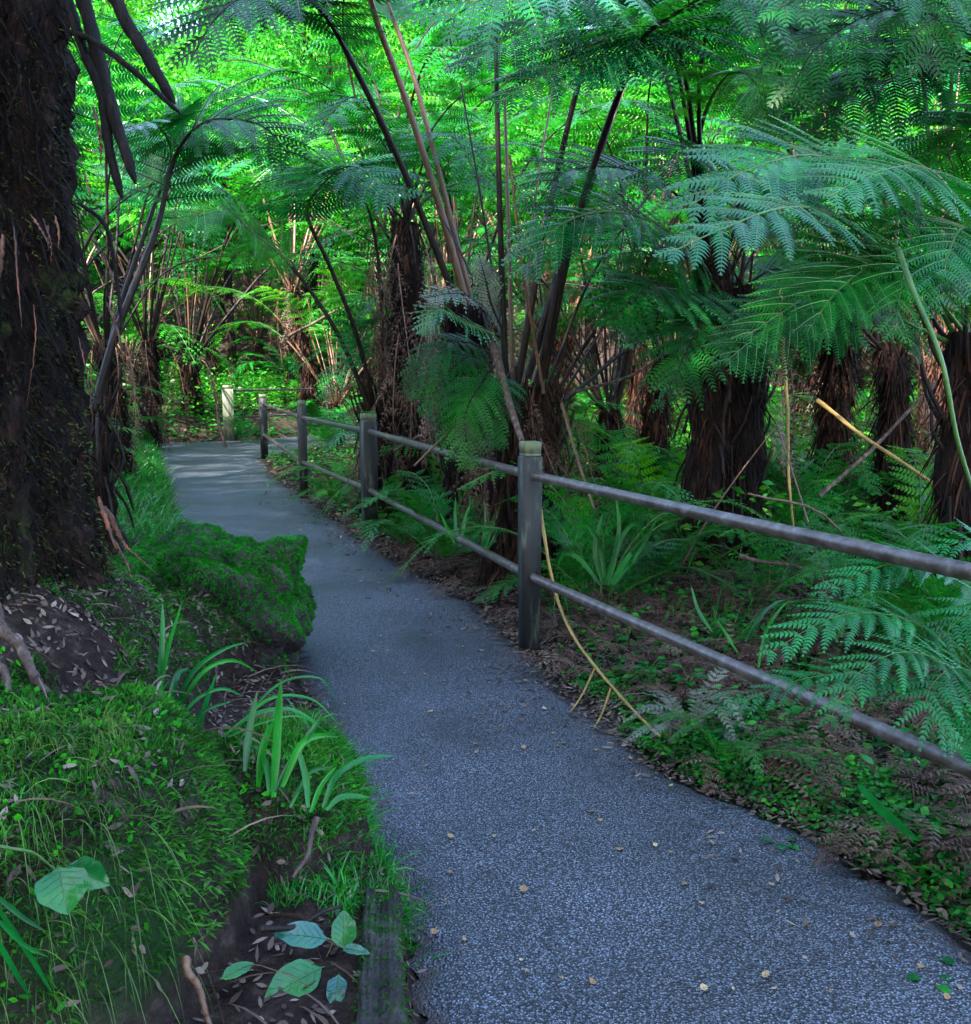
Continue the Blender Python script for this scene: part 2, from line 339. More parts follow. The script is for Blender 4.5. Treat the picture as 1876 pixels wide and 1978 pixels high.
# ------------------------------------------------------------------ fern fronds
def frond(ctrl, stipe=.4, width=.5, npairs=17, nsub=24, droop=.35, rad=.012, pl=.16, up=(0, 0, 1), tipw=.25, gap=.78, sway=.12, rlen=1.0, curl=0.0, r=None, mess=0.07):
    """returns (blade MB, stalk MB): blade slots 0 leaf 1 rachis"""
    r = r or rng
    C = spline(ctrl, 60); n = len(C); T = unit(np.gradient(C, axis=0))
    upv = np.asarray(up, float)
    Sd = np.cross(T, upv)
    bad = np.linalg.norm(Sd, axis=1) < .25
    out = C[-1]-C[0]; out[2] = 0
    if np.linalg.norm(out) < .05: out = np.array((1., 0, 0))
    s0 = unit(np.cross(unit(out), upv)[None])[0]
    Sd = unit(Sd + s0*(.6 if bad.any() else .15))
    for _ in range(3): Sd = unit(Sd+np.vstack([Sd[1:], Sd[-1:]])+np.vstack([Sd[:1], Sd[:-1]]))
    Sd = unit(Sd - T*np.sum(Sd*T, 1)[:, None])
    Nn = np.cross(Sd, T)
    blade, stalk = MB(), MB()
    k0 = int(stipe*(n-1))
    if k0 > 2: tube(stalk, C[:k0+1], np.linspace(rad*1.5, rad, k0+1), 6)
    tube(blade, C[k0:], np.linspace(rad, rad*.2, n-k0), 5, mi=1)
    for i in range(npairs):
        u = (i+.5)/npairs
        f = (stipe+(1-stipe)*u**.92)*(n-1); a = int(f); a = min(a, n-2); fr = f-a
        p0 = C[a]*(1-fr)+C[a+1]*fr; t, s, nn = T[a], Sd[a], Nn[a]
        prof = np.interp(u, [0, .12, .35, .7, .9, 1], [.62, .85, 1, .72, .38, tipw*.5])
        for sg in (-1, 1):
            L = width*prof*r.uniform(.9-.5*mess, 1.06)
            ang = R(16+34*u+r.normal()*(4+30*mess))
            d0 = s*sg*math.cos(ang)+t*math.sin(ang)+nn*(.10+r.normal()*(.06+.5*mess))
            v = np.linspace(0, 1, 9)
            q = p0+d0*(L*v)[:, None]; q[:, 2] -= droop*L*v**1.8
            q += t*(L*sway*v**2)[:, None]
            dq = unit(np.gradient(q, axis=0))
            tube(blade, q, np.linspace(rad*.28, rad*.08, 9), 3, mi=1, cap=False)
            m = max(5, int(nsub*L/width)); vj = (np.arange(m)+.8)/(m+.3)
            pos = np.stack([np.interp(vj, v, q[:, k]) for k in range(3)], 1)
            dd = unit(np.stack([np.interp(vj, v, dq[:, k]) for k in range(3)], 1))
            sp_ = L/(m+.3); hw = sp_*gap*.5
            pn = unit(nn-dd*np.sum(dd*nn, 1)[:, None]); e = np.cross(pn, dd)
            ll = width*pl*np.interp(vj, [0, .1, .3, .75, 1], [.75, .95, 1, .6, .12])*(.55+.45*prof)
            rv = np.clip(r.normal(.5, .16)+r.normal(0, .05, m), 0, 1)
            for s2 in (-1, 1):
                wdir = unit(e*s2*.93+dd*.36-np.array((0, 0, .18))+pn*.05)
                lj = ll*r.uniform(.78, 1.08, m)*np.where(r.random(m) < .025, .2, 1)
                mid = pos+wdir*(lj*.5)[:, None]; tip = pos+wdir*lj[:, None]+dd*(lj*.18)[:, None]; tip[:, 2] -= lj*.10
                h_ = dd*hw
                V = np.stack([pos-h_, pos+h_, mid+h_*.85, mid-h_*.9, tip], 1).reshape(-1, 3)
                b = np.arange(m)*5
                blade.add(V, np.stack([b, b+1, b+2, b+3], 1), np.stack([b+3, b+2, b+4], 1), 0, np.repeat(rv, 5))
    return blade, stalk
def traced(root, pts, leaf='fern', stalkm='stalk', **kw):
    ctrl = [P(*p) for p in pts]
    kw.setdefault('up', (0, -.62, .78)); kw['droop'] = kw.get('droop', .35)*.65
    b, s = frond(ctrl, **kw)
    fo = b.obj('frond', [leaf, 'stalkg' if leaf in ('teal', 'bright') else stalkm], root, smooth=False)
    if s.n: s.obj('stalk', [stalkm], fo, off=tuple(root['_o']))
    return fo

# frond library: local, grows along +X and up
LIB = {}
def lib(name, ctrls, leaf, stalkm, **kw):
    LIB[name] = []
    for c in ctrls:
        b, s = frond(c, **kw)
        LIB[name].append((b.mesh('frond_'+name, [leaf, 'stalkg' if leaf in ('teal', 'bright') else stalkm], smooth=False), s.mesh('stalk_'+name, [stalkm]) if s.n else None))
er = [[(0,0,0),(.35,0,1.0),(.7,.05,1.9),(1.25,.1,2.5),(2.0,.1,2.75),(2.7,.05,2.5)],
      [(0,0,0),(.2,0,1.1),(.45,-.05,2.1),(.95,-.1,2.8),(1.7,-.05,3.05),(2.4,.05,2.8)],
      [(0,0,0),(.55,0,.9),(1.1,.05,1.6),(1.8,.0,2.0),(2.5,-.1,1.95),(3.0,-.1,1.5)]]
ar = [[(0,0,0),(.25,0,.45),(.75,.05,.75),(1.4,.1,.8),(2.1,.1,.35)],
      [(0,0,0),(.35,0,.3),(.9,-.05,.5),(1.6,-.1,.35),(2.1,-.05,-.2)],
      [(0,0,0),(.15,0,.6),(.6,.0,1.05),(1.2,.1,1.2),(1.9,.15,.9)]]
sm = [[(0,0,0),(.1,0,.22),(.3,.02,.40),(.58,.05,.42),(.85,.05,.25)],
      [(0,0,0),(.18,0,.15),(.42,-.03,.25),(.7,-.05,.18)],
      [(0,0,0),(.06,0,.3),(.2,.0,.5),(.45,.02,.6),(.7,.02,.5)]]
lib('erect_n', er, 'fern', 'stalk', stipe=.48, width=.62, npairs=15, nsub=18, rad=.014)
lib('erect_t', er[:2], 'teal', 'stalk', stipe=.48, width=.60, npairs=15, nsub=18, rad=.014)
lib('erect_f', er, 'bright', 'stalkb', stipe=.48, width=.66, npairs=13, nsub=12, rad=.018, gap=.7)
lib('erect_g', er, 'fern', 'stalk', stipe=.48, width=.66, npairs=13, nsub=12, rad=.018, gap=.7)
lib('arch_n', ar, 'fern', 'stalk', stipe=.18, width=.50, npairs=17, nsub=17, rad=.011)
lib('arch_t', ar, 'teal', 'stalk', stipe=.18, width=.50, npairs=17, nsub=17, rad=.011)
lib('arch_d', ar, 'dark', 'stalk', stipe=.18, width=.52, npairs=17, nsub=17, rad=.011)
lib('arch_f', ar, 'bright', 'stalkb', stipe=.18, width=.52, npairs=13, nsub=11, rad=.014, gap=.7)
lib('small_n', sm, 'fern', 'stalkg', stipe=.12, width=.17, npairs=17, nsub=9, rad=.004, pl=.2, droop=.2)
lib('small_b', sm, 'bright', 'stalkg', stipe=.12, width=.17, npairs=17, nsub=9, rad=.004, pl=.2, droop=.2)
lib('small_g', sm[:2], 'grey', 'stalkb', stipe=.1, width=.11, npairs=18, nsub=7, rad=.003, pl=.22, droop=.2)
dd_ = [[(0,0,0),(.25,0,.05),(.38,.03,-.35),(.42,.05,-.9),(.40,.0,-1.6)],
       [(0,0,0),(.30,0,-.05),(.45,-.03,-.5),(.42,-.05,-1.1),(.30,.05,-1.9)]]
lib('dead', dd_, 'dead', 'stalkb', stipe=.15, width=.28, npairs=15, nsub=9, rad=.010, droop=1.2, gap=.5, pl=.22, mess=.8)

BARE = []
for v in range(4):
    b = MB(); a_ = [.35, .2, .6, 1.1][v]; L_ = [2.1, 1.6, 2.4, 1.9][v]
    tube(b, spline([(0,0,0),(a_*L_*.4,.02,L_*.5),(a_*L_,.05*v,L_*(1-.15*v))], 12), np.linspace(.015, .007, 12), 6, jit=.05); BARE.append(b.mesh('dead_stalk', ['stalk' if v % 2 else 'stalkb']))
# trunks
def trunk_mesh(name, h, r0, r1, lean=0, shaggy=900, seg=22):
    mb = MB(); n = max(8, int(h*10)); z = np.linspace(-.15, h, n)
    pts = np.stack([lean*(z/h)**2, .05*np.sin(z*1.7), z], 1); rad = np.interp(z, [0, .25, h*.8, h], [r0*1.25, r0, r1, r1*1.1])
    t = MB(); tube(t, pts, rad, seg); V = t.v[0].copy()
    th = np.arctan2(V[:, 1]-np.repeat(pts[:, 1], seg) if len(V) == n*seg else 0, V[:, 0]-np.repeat(pts[:, 0], seg))
    rr = 1+.12*np.sin(th*5+V[:, 2]*1.1)+.08*np.sin(th*9-V[:, 2]*2.3)+.07*rng.normal(size=len(V))
    c = np.repeat(pts, seg, 0); V[:, :2] = c[:, :2]+(V[:, :2]-c[:, :2])*rr[:, None]; t.v[0] = V
    for i in range(len(t.v)): mb.add(t.v[i], None, None) if False else None
    bark = t.mesh(name, ['bark'])
    f = MB(); k = shaggy; zz = rng.uniform(0, h, k); a = rng.uniform(0, 6.283, k)
    rr = np.interp(zz, [0, h*.25, h], [r0*1.1, r0, r1])*rng.uniform(.95, 1.15, k)
    B = np.stack([np.interp(zz, z, pts[:, 0])+rr*np.cos(a), np.interp(zz, z, pts[:, 1])+rr*np.sin(a), zz], 1)
    D = np.stack([np.cos(a)*.45, np.sin(a)*.45, -np.ones(k)*rng.choice([1, 1, 1, -1], k)], 1)+rng.normal(0, .25, (k, 3))
    blades(f, B, D, rng.uniform(.06, .30, k)*min(1, .5+h*.3), rng.uniform(.006, .02, k), droop=.35, seg=3, side=np.stack([-np.sin(a), np.cos(a), 0*a], 1)+rng.normal(0, .3, (k, 3)))
    return bark, f.mesh(name+'_fibre', ['fibre'], smooth=False)
TR = [trunk_mesh('trunk_a', .9, .15, .11), trunk_mesh('trunk_b', 1.7, .14, .10, .1, 1500), trunk_mesh('trunk_c', 2.8, .15, .10, .3, 2200), trunk_mesh('trunk_d', .45, .15, .12, 0, 500)]
TH = [.9, 1.7, 2.8, .45]; TL = [0, .1, .3, 0]
def fern_plant(x, y, kind, ti, nf, label, group, scale=1.0, rz=None, dead=0, z=None, cat='tree fern', spread=1.0, name='tree_fern', a0=None, arc=6.283):
    z = g(x, y) if z is None else z
    rz = rng.uniform(0, 6.28) if rz is None else rz
    o = thing(name, label, cat, (x, y, z), group)
    cz = 0; cxo = (0, 0)
    if ti is not None:
        b, f = TR[ti]; t = link('trunk', b, o); t.scale = (scale,)*3; t.rotation_euler[2] = rz
        ff = link('bark_fibre', f, t); ff['kind'] = 'stuff'
        cz = TH[ti]*scale*.97; cxo = (TL[ti]*scale*math.cos(rz), TL[ti]*scale*math.sin(rz))
    L = LIB[kind]; a0 = rng.uniform(0, 6.28) if a0 is None else a0
    for i in range(nf):
        bm, sm_ = L[rng.integers(len(L))]
        fo = link('frond', bm, o); a = a0+i*arc/nf+rng.normal()*.18
        sc = scale*rng.uniform(.8, 1.12)
        fo.location = (cxo[0]+.06*math.cos(a)*scale, cxo[1]+.06*math.sin(a)*scale, cz)
        fo.rotation_euler = (rng.normal()*.1, rng.normal()*.14, a); fo.scale = (sc*spread, sc*spread, sc)
        if sm_: link('stalk', sm_, fo)
    for i in range(dead+(3 if ti is not None else 0)):
        if ti is not None:
            bo = link('dead_stalk', BARE[int(rng.integers(4))], o); a = rng.uniform(0, 6.28); bo.location = (cxo[0]+.06*math.cos(a), cxo[1]+.06*math.sin(a), cz*.95); bo.rotation_euler = (rng.normal()*.1, rng.normal()*.15, a); bo.scale = (scale,)*3
        if i >= dead: continue
        bm, sm_ = LIB['dead'][rng.integers(2)]
        fo = link('dead_frond', bm, o); a = rng.uniform(0, 6.28); sc = scale*rng.uniform(.7, 1.1)
        fo.location = (cxo[0]+.05*math.cos(a), cxo[1]+.05*math.sin(a), cz); fo.rotation_euler = (rng.normal()*.1, rng.normal()*.12, a); fo.scale = (sc*.8, sc*.8, sc)
        if sm_: link('stalk', sm_, fo)
    return o
# ================================================================== THE SETTING
def axis(segs):
    out = []
    for a, b, s in segs: out.append(np.arange(a, b-1e-6, s))
    out.append([segs[-1][1]]); return np.concatenate(out)
xs = axis([(-70,-20,3),(-20,-10,.6),(-10,-4,.12),(-4,1.2,.022),(1.2,5,.06),(5,12,.4),(12,70,3)])
ys = axis([(-20,.8,.6),(.8,7,.022),(7,26,.09),(26,34,.5),(34,110,3)])
X, Y = np.meshgrid(xs, ys); Z = H(X, Y); nx, ny = len(xs), len(ys)
mb = MB(); i = np.arange(ny-1)[:, None]*nx+np.arange(nx-1)[None]
mb.add(np.stack([X, Y, Z], -1), np.stack([i, i+1, i+nx+1, i+nx], -1))
o = mb.obj('ground', ['soil']); o['kind'] = 'structure'
# path
yy = np.concatenate([np.arange(-6, 1, .2), np.arange(1, 9, .03), np.arange(9, 24, .08), np.arange(24, 31, .3)]); tt = np.linspace(0, 1, 30)
lo = xL(yy)+.03*noise2(yy*1.0, yy*0, 6)+.015*rng.normal(size=len(yy)); hi = xR(yy)+.05*noise2(yy*0+9, yy, 6)+.02*rng.normal(size=len(yy))+.05
X = lo[:, None]+(hi-lo)[:, None]*tt; Y = np.repeat(yy[:, None], 30, 1)
Z = .012*noise2(X, Y, 1.3)+.002 - .03*ss((np.abs(tt-.5)*2-.86)/.14)[None]+.004
e = np.clip((np.minimum(X-lo[:, None], (hi[:, None]-X)*.6)), 0, 9); edge = np.clip(1-e/(.15+.13*noise2(X, Y, 2.5)), 0, 1)*.8
mb = MB(); i = np.arange(len(yy)-1)[:, None]*30+np.arange(29)[None]
mb.add(np.stack([X, Y, Z], -1), np.stack([i, i+1, i+31, i+30], -1), rnd=edge.ravel())
o = mb.obj('path', ['asphalt']); o['kind'] = 'structure'

# ================================================================== FENCES
def post_parts(root, x, y, zt, zb, half, rz, m, mosscap=False, white=False):
    p = MB(); h = zt-zb
    box(p, (x, y, (zb+zt-.075)/2), (half, half, (zt-.075-zb)/2), rz, bev=.008)
    po = p.obj('post', [m], root)
    c = MB(); box(c, (x, y, zt-.069), (half*.86, half*.86, .008), rz, bev=.003)
    box(c, (x, y, zt-.032), (half, half, .030), rz, bev=.008, top=.93); c.obj('cap', ['postl' if m == 'post' else m], po, off=tuple(root['_o']))
    if mosscap:
        k = 900; B = np.stack([x+rng.uniform(-half, half, k)*.95, y+rng.uniform(-half, half, k)*.95, np.full(k, zt-.002)], 1)
        f = MB(); blades(f, B, rng.normal(0, .6, (k, 3))+np.array((0, 0, 1)), rng.uniform(.008, .022, k), .004, 0, 2); mo = f.obj('moss', ['moss2'], po, off=tuple(root['_o'])); mo['kind'] = 'stuff'
    return po
def railing(root, pts, zs, rad, m='rail', name='rail'):
    for z0 in zs:
        for a, b in zip(pts[:-1], pts[1:]):
            r = MB(); q = np.array([(a[0], a[1], a[2]+z0), (b[0], b[1], b[2]+z0)]); q = spline(q, 12); q[:, 2] += .004*np.sin(np.linspace(0, 3.1, 12))*-1
            tube(r, q, rad, 14); r.obj(name, [m], root)
p1 = G(1022, 1256); p2 = G(715, 1030); p3 = G(587, 957); p4 = G(511, 884); p0 = np.array((1.66, 1.70, 0))
fr = thing('path_fence', 'weathered fence of square wooden posts and two pipe rails beside the path', 'fence', (p1[0], p1[1], 0))
dirs = [p1-p0, p2-p1, p3-p2, p4-p3]
for k, (p, hf, zt) in enumerate([(p0, .052, 1.10), (p1, .052, 1.105), (p2, .068, 1.095), (p3, .052, 1.13), (p4, .066, 1.09)]):
    d = dirs[max(0, min(k, 3))]; post_parts(fr, p[0], p[1], zt, -.15, hf, math.atan2(d[1], d[0]), 'post', mosscap=(k == 2))
for k, (a, b) in enumerate(zip([p0, p1, p2, p3], [p1, p2, p3, p4])): railing(fr, [a, b], (.93, .40), .0245)
q1 = G(443, 851); q2 = P(632, 800, 24.2); q2[2] = 0; q3 = P(668, 790, 27.5); q3[2] = 0
ff = thing('far_fence', 'pale mossy post fence with two thin rails beyond the bend in the path', 'fence', (q1[0], q1[1], 0))
post_parts(ff, q1[0], q1[1], 1.19, -.15, .115, .3, 'postl'); post_parts(ff, q2[0], q2[1], 1.22, -.15, .06, .3, 'postl')
railing(ff, [q1, q2, q3], (1.08, .50), .024)

# ================================================================== GIANT TRUNK ON THE LEFT
bx, by = -2.06, 3.75; bz = g(bx, by)-.1
big = thing('giant_tree_fern', 'massive dark mossy fibrous trunk at the left edge hung with peeling bark and dead stalks', 'tree fern', (bx, by, bz))
n, seg = 150, 72; z = np.linspace(0, 7.5, n); th = np.linspace(0, 2*np.pi, seg, endpoint=False)
rad = np.interp(z, [0, .35, .8, 2.0, 4, 7.5], [.50, .44, .42, .40, .35, .26])
TH_, ZZ = np.meshgrid(th, z); RR = rad[:, None]*(1+.09*np.sin(TH_*4+ZZ*.8)+.06*np.sin(TH_*7-ZZ*1.9)+.05*np.sin(TH_*13+ZZ*3.1+1)+.06*noise2(TH_*2, ZZ*1.2, 3)+.085*noise2(TH_*5, ZZ*3, 3)+.04*rng.normal(size=TH_.shape))
cxx = .15*ss(z/2.6)-.10*z/7; V = np.stack([bx+cxx[:, None]+RR*np.cos(TH_), by+.05*np.sin(ZZ)+RR*np.sin(TH_), bz+ZZ], -1)
i = np.arange(n-1)[:, None]*seg; j = np.arange(seg)[None]; k2 = (j+1) % seg
mb = MB(); mb.add(V, np.stack([i+j, i+k2, i+seg+k2, i+seg+j], -1)); tk = mb.obj('trunk', ['bark'], big)
def on_trunk(k, z0, z1, th0=-3.0, th1=1.6, out=1.0):
    zz = rng.uniform(z0, z1, k); a = rng.uniform(th0, th1, k); rr = np.interp(zz, z, rad)*(1+.09*np.sin(a*4+zz*.8)+.06*np.sin(a*7-zz*1.9))*out
    return zz, a, np.stack([bx+np.interp(zz, z, cxx)+rr*np.cos(a), by+rr*np.sin(a), bz+zz], 1)
f = MB(); k = 11000; zz, a, B = on_trunk(k, .0, 4.5)
patch = noise2(a*2.5, zz*1.8, 2.0)+.3*rng.normal(size=k)
D = np.stack([np.cos(a)*.5, np.sin(a)*.5, -np.ones(k)], 1)+rng.normal(0, .45, (k, 3))
blades(f, B, D, rng.uniform(.03, .20, k)*(1+.8*(patch > .5)), rng.uniform(.003, .012, k), .2, 3, side=np.stack([-np.sin(a), np.cos(a), 0*a], 1)+rng.normal(0, .4, (k, 3)), rnd=np.clip(.12+.45*(patch > .35)*patch+.12*rng.normal(size=k), 0, 1))
o = f.obj('bark_fibre', ['fibre'], tk, smooth=False, off=tuple(big['_o'])); o['kind'] = 'stuff'
f = MB(); k = 26000; zz, a, B = on_trunk(k, .0, 3.6, out=1.03)
keep = (noise2(a*2.2, zz*1.6, 2.2) > .15-.6*ss((1.5-zz)/1.2)+.12*rng.normal(size=k)); B = B[keep]; a = a[keep]; k = len(B)
blades(f, B, np.stack([np.cos(a), np.sin(a), .1+0*a], 1)+rng.normal(0, .6, (k, 3)), rng.uniform(.008, .03, k), rng.uniform(.003, .007, k), .4, 2)
o = f.obj('moss', ['olive'], tk, smooth=False, off=tuple(big['_o'])); o['kind'] = 'stuff'
f = MB(); k = 16000; zz, a, B = on_trunk(k, .0, 4.5, out=1.01); cl_ = noise2(a*4, zz*3.5, 3.0); keep = cl_+.3*rng.normal(size=k) > .1; a = a[keep]; B = B[keep]; cl_ = cl_[keep]; k = len(B)
B = B+np.stack([np.cos(a), np.sin(a), 0*a], 1)*(.03*np.clip(cl_, 0, 1))[:, None]
blades(f, B, np.stack([np.cos(a)*.6, np.sin(a)*.6, -.5+0*a], 1)+rng.normal(0, .7, (k, 3)), rng.uniform(.015, .07, k), rng.uniform(.005, .016, k), .2, 3, shape='leaf', fold=.2, rnd=np.clip(.1+.4*rng.random(k)**2+.2*cl_, 0, 1))
o = f.obj('bark_flakes', ['fibre'], tk, smooth=False, off=tuple(big['_o'])); o['kind'] = 'stuff'
# peeling bark strips
M['redbark'] = solidmat('peeling_bark', [(.3,(.015,.007,.006)),(.5,(.06,.02,.013)),(.62,(.18,.055,.022)),(.85,(.30,.14,.07))], 12, rough=.6, stretch=(3,3,.5), bump_d=.6)
def strip(root, pts, w, m, name='bark_strip', th=.006, flat=.22):
    s = MB(); L0 = float(np.linalg.norm(np.asarray(pts[-1])-np.asarray(pts[0])))
    for kk in range(9):
        a_, b_ = sorted((rng.uniform(0, .35), rng.uniform(.6, 1))); q = spline(pts, 40)[int(a_*39):int(b_*39)+1]; n_ = len(q); off_ = rng.normal(0, w*1.1, 3)*np.array((1, .5, 0))
        r = w*rng.uniform(.3, .65)*np.interp(np.linspace(0, 1, n_), [0, .2, .7, 1], [.5, 1, .7, .1])
        tube(s, q+off_*np.linspace(.5, 1.2, n_)[:, None]+rng.normal(0, .0012, q.shape), r, 6, jit=.15, flat=flat*1.3); return s.obj(name, [m], root)
for pts, w in [([(20,330,3.35),(40,560,3.33),(60,740,3.3)], .022), ([(8,380,3.32),(14,520,3.3),(10,600,3.3)], .03), ([(45,400,3.3),(75,440,3.28),(100,500,3.27)], .012),
               ([(85,395,3.25),(100,450,3.24),(104,530,3.24)], .012), ([(105,400,3.27),(118,450,3.26),(122,515,3.26)], .014), ([(70,395,3.27),(92,460,3.26),(92,520,3.26)], .010),
               ([(165,170,3.5),(185,240,3.5),(190,330,3.52)], .030), ([(180,200,3.5),(196,260,3.5),(200,350,3.52)], .018), ([(190,560,3.6),(214,640,3.6),(222,720,3.62)], .02),
               ([(175,440,3.55),(205,520,3.55),(213,640,3.57)], .012), ([(60,560,3.3),(65,660,3.29),(40,820,3.3)], .016), ([(150,640,3.5),(176,760,3.48),(185,880,3.48)], .02),
               ([(205,560,3.62),(225,600,3.6),(232,690,3.62)], .012), ([(150,300,3.45),(158,380,3.44),(152,460,3.45)], .02)]:
    strip(big, [P(*p) for p in pts], w, 'redbark')
for pts, w, fl in [([(190,-160,3.3),(225,0,3.2),(285,110,3.12),(338,200,3.05)], .024, .9), ([(138,62,3.35),(180,78,3.28),(250,130,3.2),(300,175,3.15),(352,222,3.1)], .014, .7),
               ([(140,-80,3.4),(180,70,3.35),(222,230,3.3),(262,355,3.28)], .036, .6), ([(165,110,3.3),(196,180,3.3),(212,290,3.28),(236,385,3.26)], .027, .6),
               ([(110,-60,3.4),(150,60,3.36),(185,160,3.34)], .05, .3), ([(150,390,3.5),(205,440,3.55),(228,560,3.56),(236,640,3.55)], .008, .9)]:
    s = MB(); q = spline([P(*p) for p in pts], 26); tube(s, q, w*np.interp(np.linspace(0, 1, 26), [0, .3, .85, .95, 1], [.9, 1, .8, .6, .15]), 11, jit=.09, flat=fl); s.obj('dead_stalk', ['deadstalk'], big)
# roots and buttresses at the foot
for pts, w in [([(195,960,3.55),(235,1030,3.6),(275,1100,3.6)], .02), ([(200,1010,3.5),(240,1080,3.5),(258,1125,3.5)], .014), ([(205,1000,3.6),(245,1060,3.6),(305,1115,3.6)], .012), ([(170,900,3.5),(195,1010,3.45),(225,1130,3.4)], .025)]:
    strip(big, [P(*p) for p in pts], w, 'redbark', 'root', flat=.8)
for a in np.linspace(0, 6.28, 12)[:-1]:          # crown above the frame
    bm, sm_ = LIB['erect_n'][rng.integers(3)]; fo = link('frond', bm, big); fo.location = (-.16, 0, 7.4); fo.rotation_euler = (0, .25, a); fo.scale = (1.2,)*3; link('stalk', sm_, fo)

# ================================================================== FERNS TRACED FROM THE PHOTOGRAPH
def root_at(name, label, x, y, Y, cat='tree fern'):
    p = P(x, y, Y); z = g(p[0], p[1]); return thing(name, label, cat, (p[0], p[1], z)), p
def own_trunk(root, top, r0, r1, shaggy=1500, lean=None):
    x, y, z0 = root['_o']; h = top-z0
    pts = np.array([(x+.03*math.sin(k*1.3), y, z0-.1+(h+.1)*k/14) for k in range(15)]); t = MB(); sg = 28
    tube(t, pts, np.interp(np.linspace(0, 1, 15), [0, .2, .85, 1], [r0*1.25, r0, r1, r1*.9]), sg)
    V = t.v[0]; th_ = np.tile(np.linspace(0, 2*np.pi, sg, endpoint=False), 15); c = np.repeat(pts, sg, 0)
    V[:, :2] = c[:, :2]+(V[:, :2]-c[:, :2])*(1+.12*np.sin(th_*6+V[:, 2])+.07*rng.normal(size=len(V)))[:, None]
    o = t.obj('trunk', ['bark'], root)
    f = MB(); k = shaggy; zz = rng.uniform(z0, top+.05, k); a = rng.uniform(0, 6.283, k); rr = np.interp((zz-z0)/h, [0, .2, 1], [r0*1.2, r0, r1])*rng.uniform(.95, 1.2, k)
    B = np.stack([x+rr*np.cos(a), y+rr*np.sin(a), zz], 1); D = np.stack([np.cos(a)*.15, np.sin(a)*.15, -np.ones(k)], 1)+rng.normal(0, .28, (k, 3))
    blades(f, B, D, rng.uniform(.04, .26, k), rng.uniform(.005, .016, k), .3, 3, side=np.stack([-np.sin(a), np.cos(a), 0*a], 1)+rng.normal(0, .4, (k, 3)), rnd=.75*rng.random(k)**2)
    q = f.obj('bark_fibre', ['fibre'], o, smooth=False, off=tuple(root['_o'])); q['kind'] = 'stuff'
    st = MB()
    for i in range(46):
        zc = rng.uniform(.15, 1.0); a_ = rng.uniform(0, 6.28); r_ = np.interp(zc, [0, 1], [r0, r1]); L_ = rng.uniform(.10, .42); up_ = rng.choice([1, 1, -1])
        b_ = np.array((x+r_*math.cos(a_)*.9, y+r_*math.sin(a_)*.9, z0+h*zc)); e_ = b_+np.array((math.cos(a_)*L_*.45, math.sin(a_)*L_*.45, up_*L_))
        tube(st, spline([b_, (b_+e_)/2+np.array((math.cos(a_), math.sin(a_), 0))*.03, e_], 6), np.linspace(.013, .008, 6), 5, jit=.1)
    st.obj('stalk_stubs', ['stalk'], o, off=tuple(root['_o']))['kind'] = 'stuff'
    return o
def bare(root, pts, r, m='stalk', name='stalk'):
    s = MB(); q = spline([P(*p) for p in pts], 24); tube(s, q, np.linspace(r*1.35, r*.8, 24), 7); return s.obj(name, [m], root)

# centre fern behind the near post
c, _ = root_at('tree_fern', 'tree fern behind the near fence post with tall bare black stalks fanning upward', 1010, 800, 6.5)
own_trunk(c, P(1010, 745, 6.5)[2], .21, .20, 2600)
bare(c, [(978,760,6.4),(966,420,6.3),(957,40,6.2)], .017); bare(c, [(990,760,6.6),(984,500,6.7),(975,180,6.9)], .012, 'stalkb')
bare(c, [(1040,740,6.4),(1060,640,6.3),(1100,430,6.2)], .022)
traced(c, [(1000,740,6.5),(1062,400,6.4),(1130,120,6.3),(1180,20,6.0),(1130,-60,5.4),(1000,-40,5.0),(860,40,4.8)], 'teal', stipe=.5, width=.85, npairs=15, rad=.018)
traced(c, [(1020,730,6.6),(1080,520,6.7),(1150,330,6.8),(1215,110,6.9),(1260,40,6.4),(1250,60,5.6),(1180,150,5.2)], 'teal', stipe=.6, width=.7, rad=.018)
traced(c, [(1050,730,6.4),(1100,480,6.2),(1160,280,6.0),(1230,100,5.6),(1280,40,5.2),(1420,-20,4.9),(1560,80,4.7)], 'fern', stipe=.55, width=.75, rad=.018)
traced(c, [(960,640,6.2),(935,600,6.1),(890,568,5.9),(820,575,5.7)], 'grey', stipe=.08, width=.22, npairs=26, nsub=5, pl=.12, rad=.010)
traced(c, [(965,650,6.1),(900,625,5.9),(850,600,5.7),(815,640,5.6)], 'teal', stipe=.08, width=.22, npairs=24, nsub=7, rad=.010)
traced(c, [(970,640,6.3),(950,590,6.2),(938,540,6.2),(925,490,6.3)], 'grey', stipe=.05, width=.14, npairs=26, nsub=5, rad=.010)
for pts in [[(950,700,6.2),(900,690,6.0),(850,740,5.8),(820,800,5.8)], [(940,720,6.2),(900,760,6.0),(890,830,5.9),(885,880,5.9)], [(960,700,6.1),(930,740,5.9),(900,800,5.8),(905,900,5.8)],
            [(960,680,6.2),(880,660,5.9),(820,700,5.8),(790,760,5.8)], [(985,720,6.1),(960,760,5.9),(945,810,5.85),(955,860,5.8)]]:
    traced(c, pts, 'dark' if rng.random() < .5 else 'fern', stipe=.1, width=.22, npairs=20, nsub=14, rad=.007, droop=.5)
bare(c, [(955,668,6.1),(975,750,5.9),(1008,852,5.6)], .022, 'twig', 'broken_stalk')
for i in range(14):
    a = rng.uniform(0, 6.28); bm, sm_ = LIB['dead'][i % 2]; fo = link('dead_frond', bm, c); fo.location = (.05*math.cos(a), .05*math.sin(a), P(1010, 760, 6.5)[2]-c['_o'][2]); fo.rotation_euler = (rng.normal()*.2, rng.normal()*.2, a); fo.scale = (.55, .55, .6)
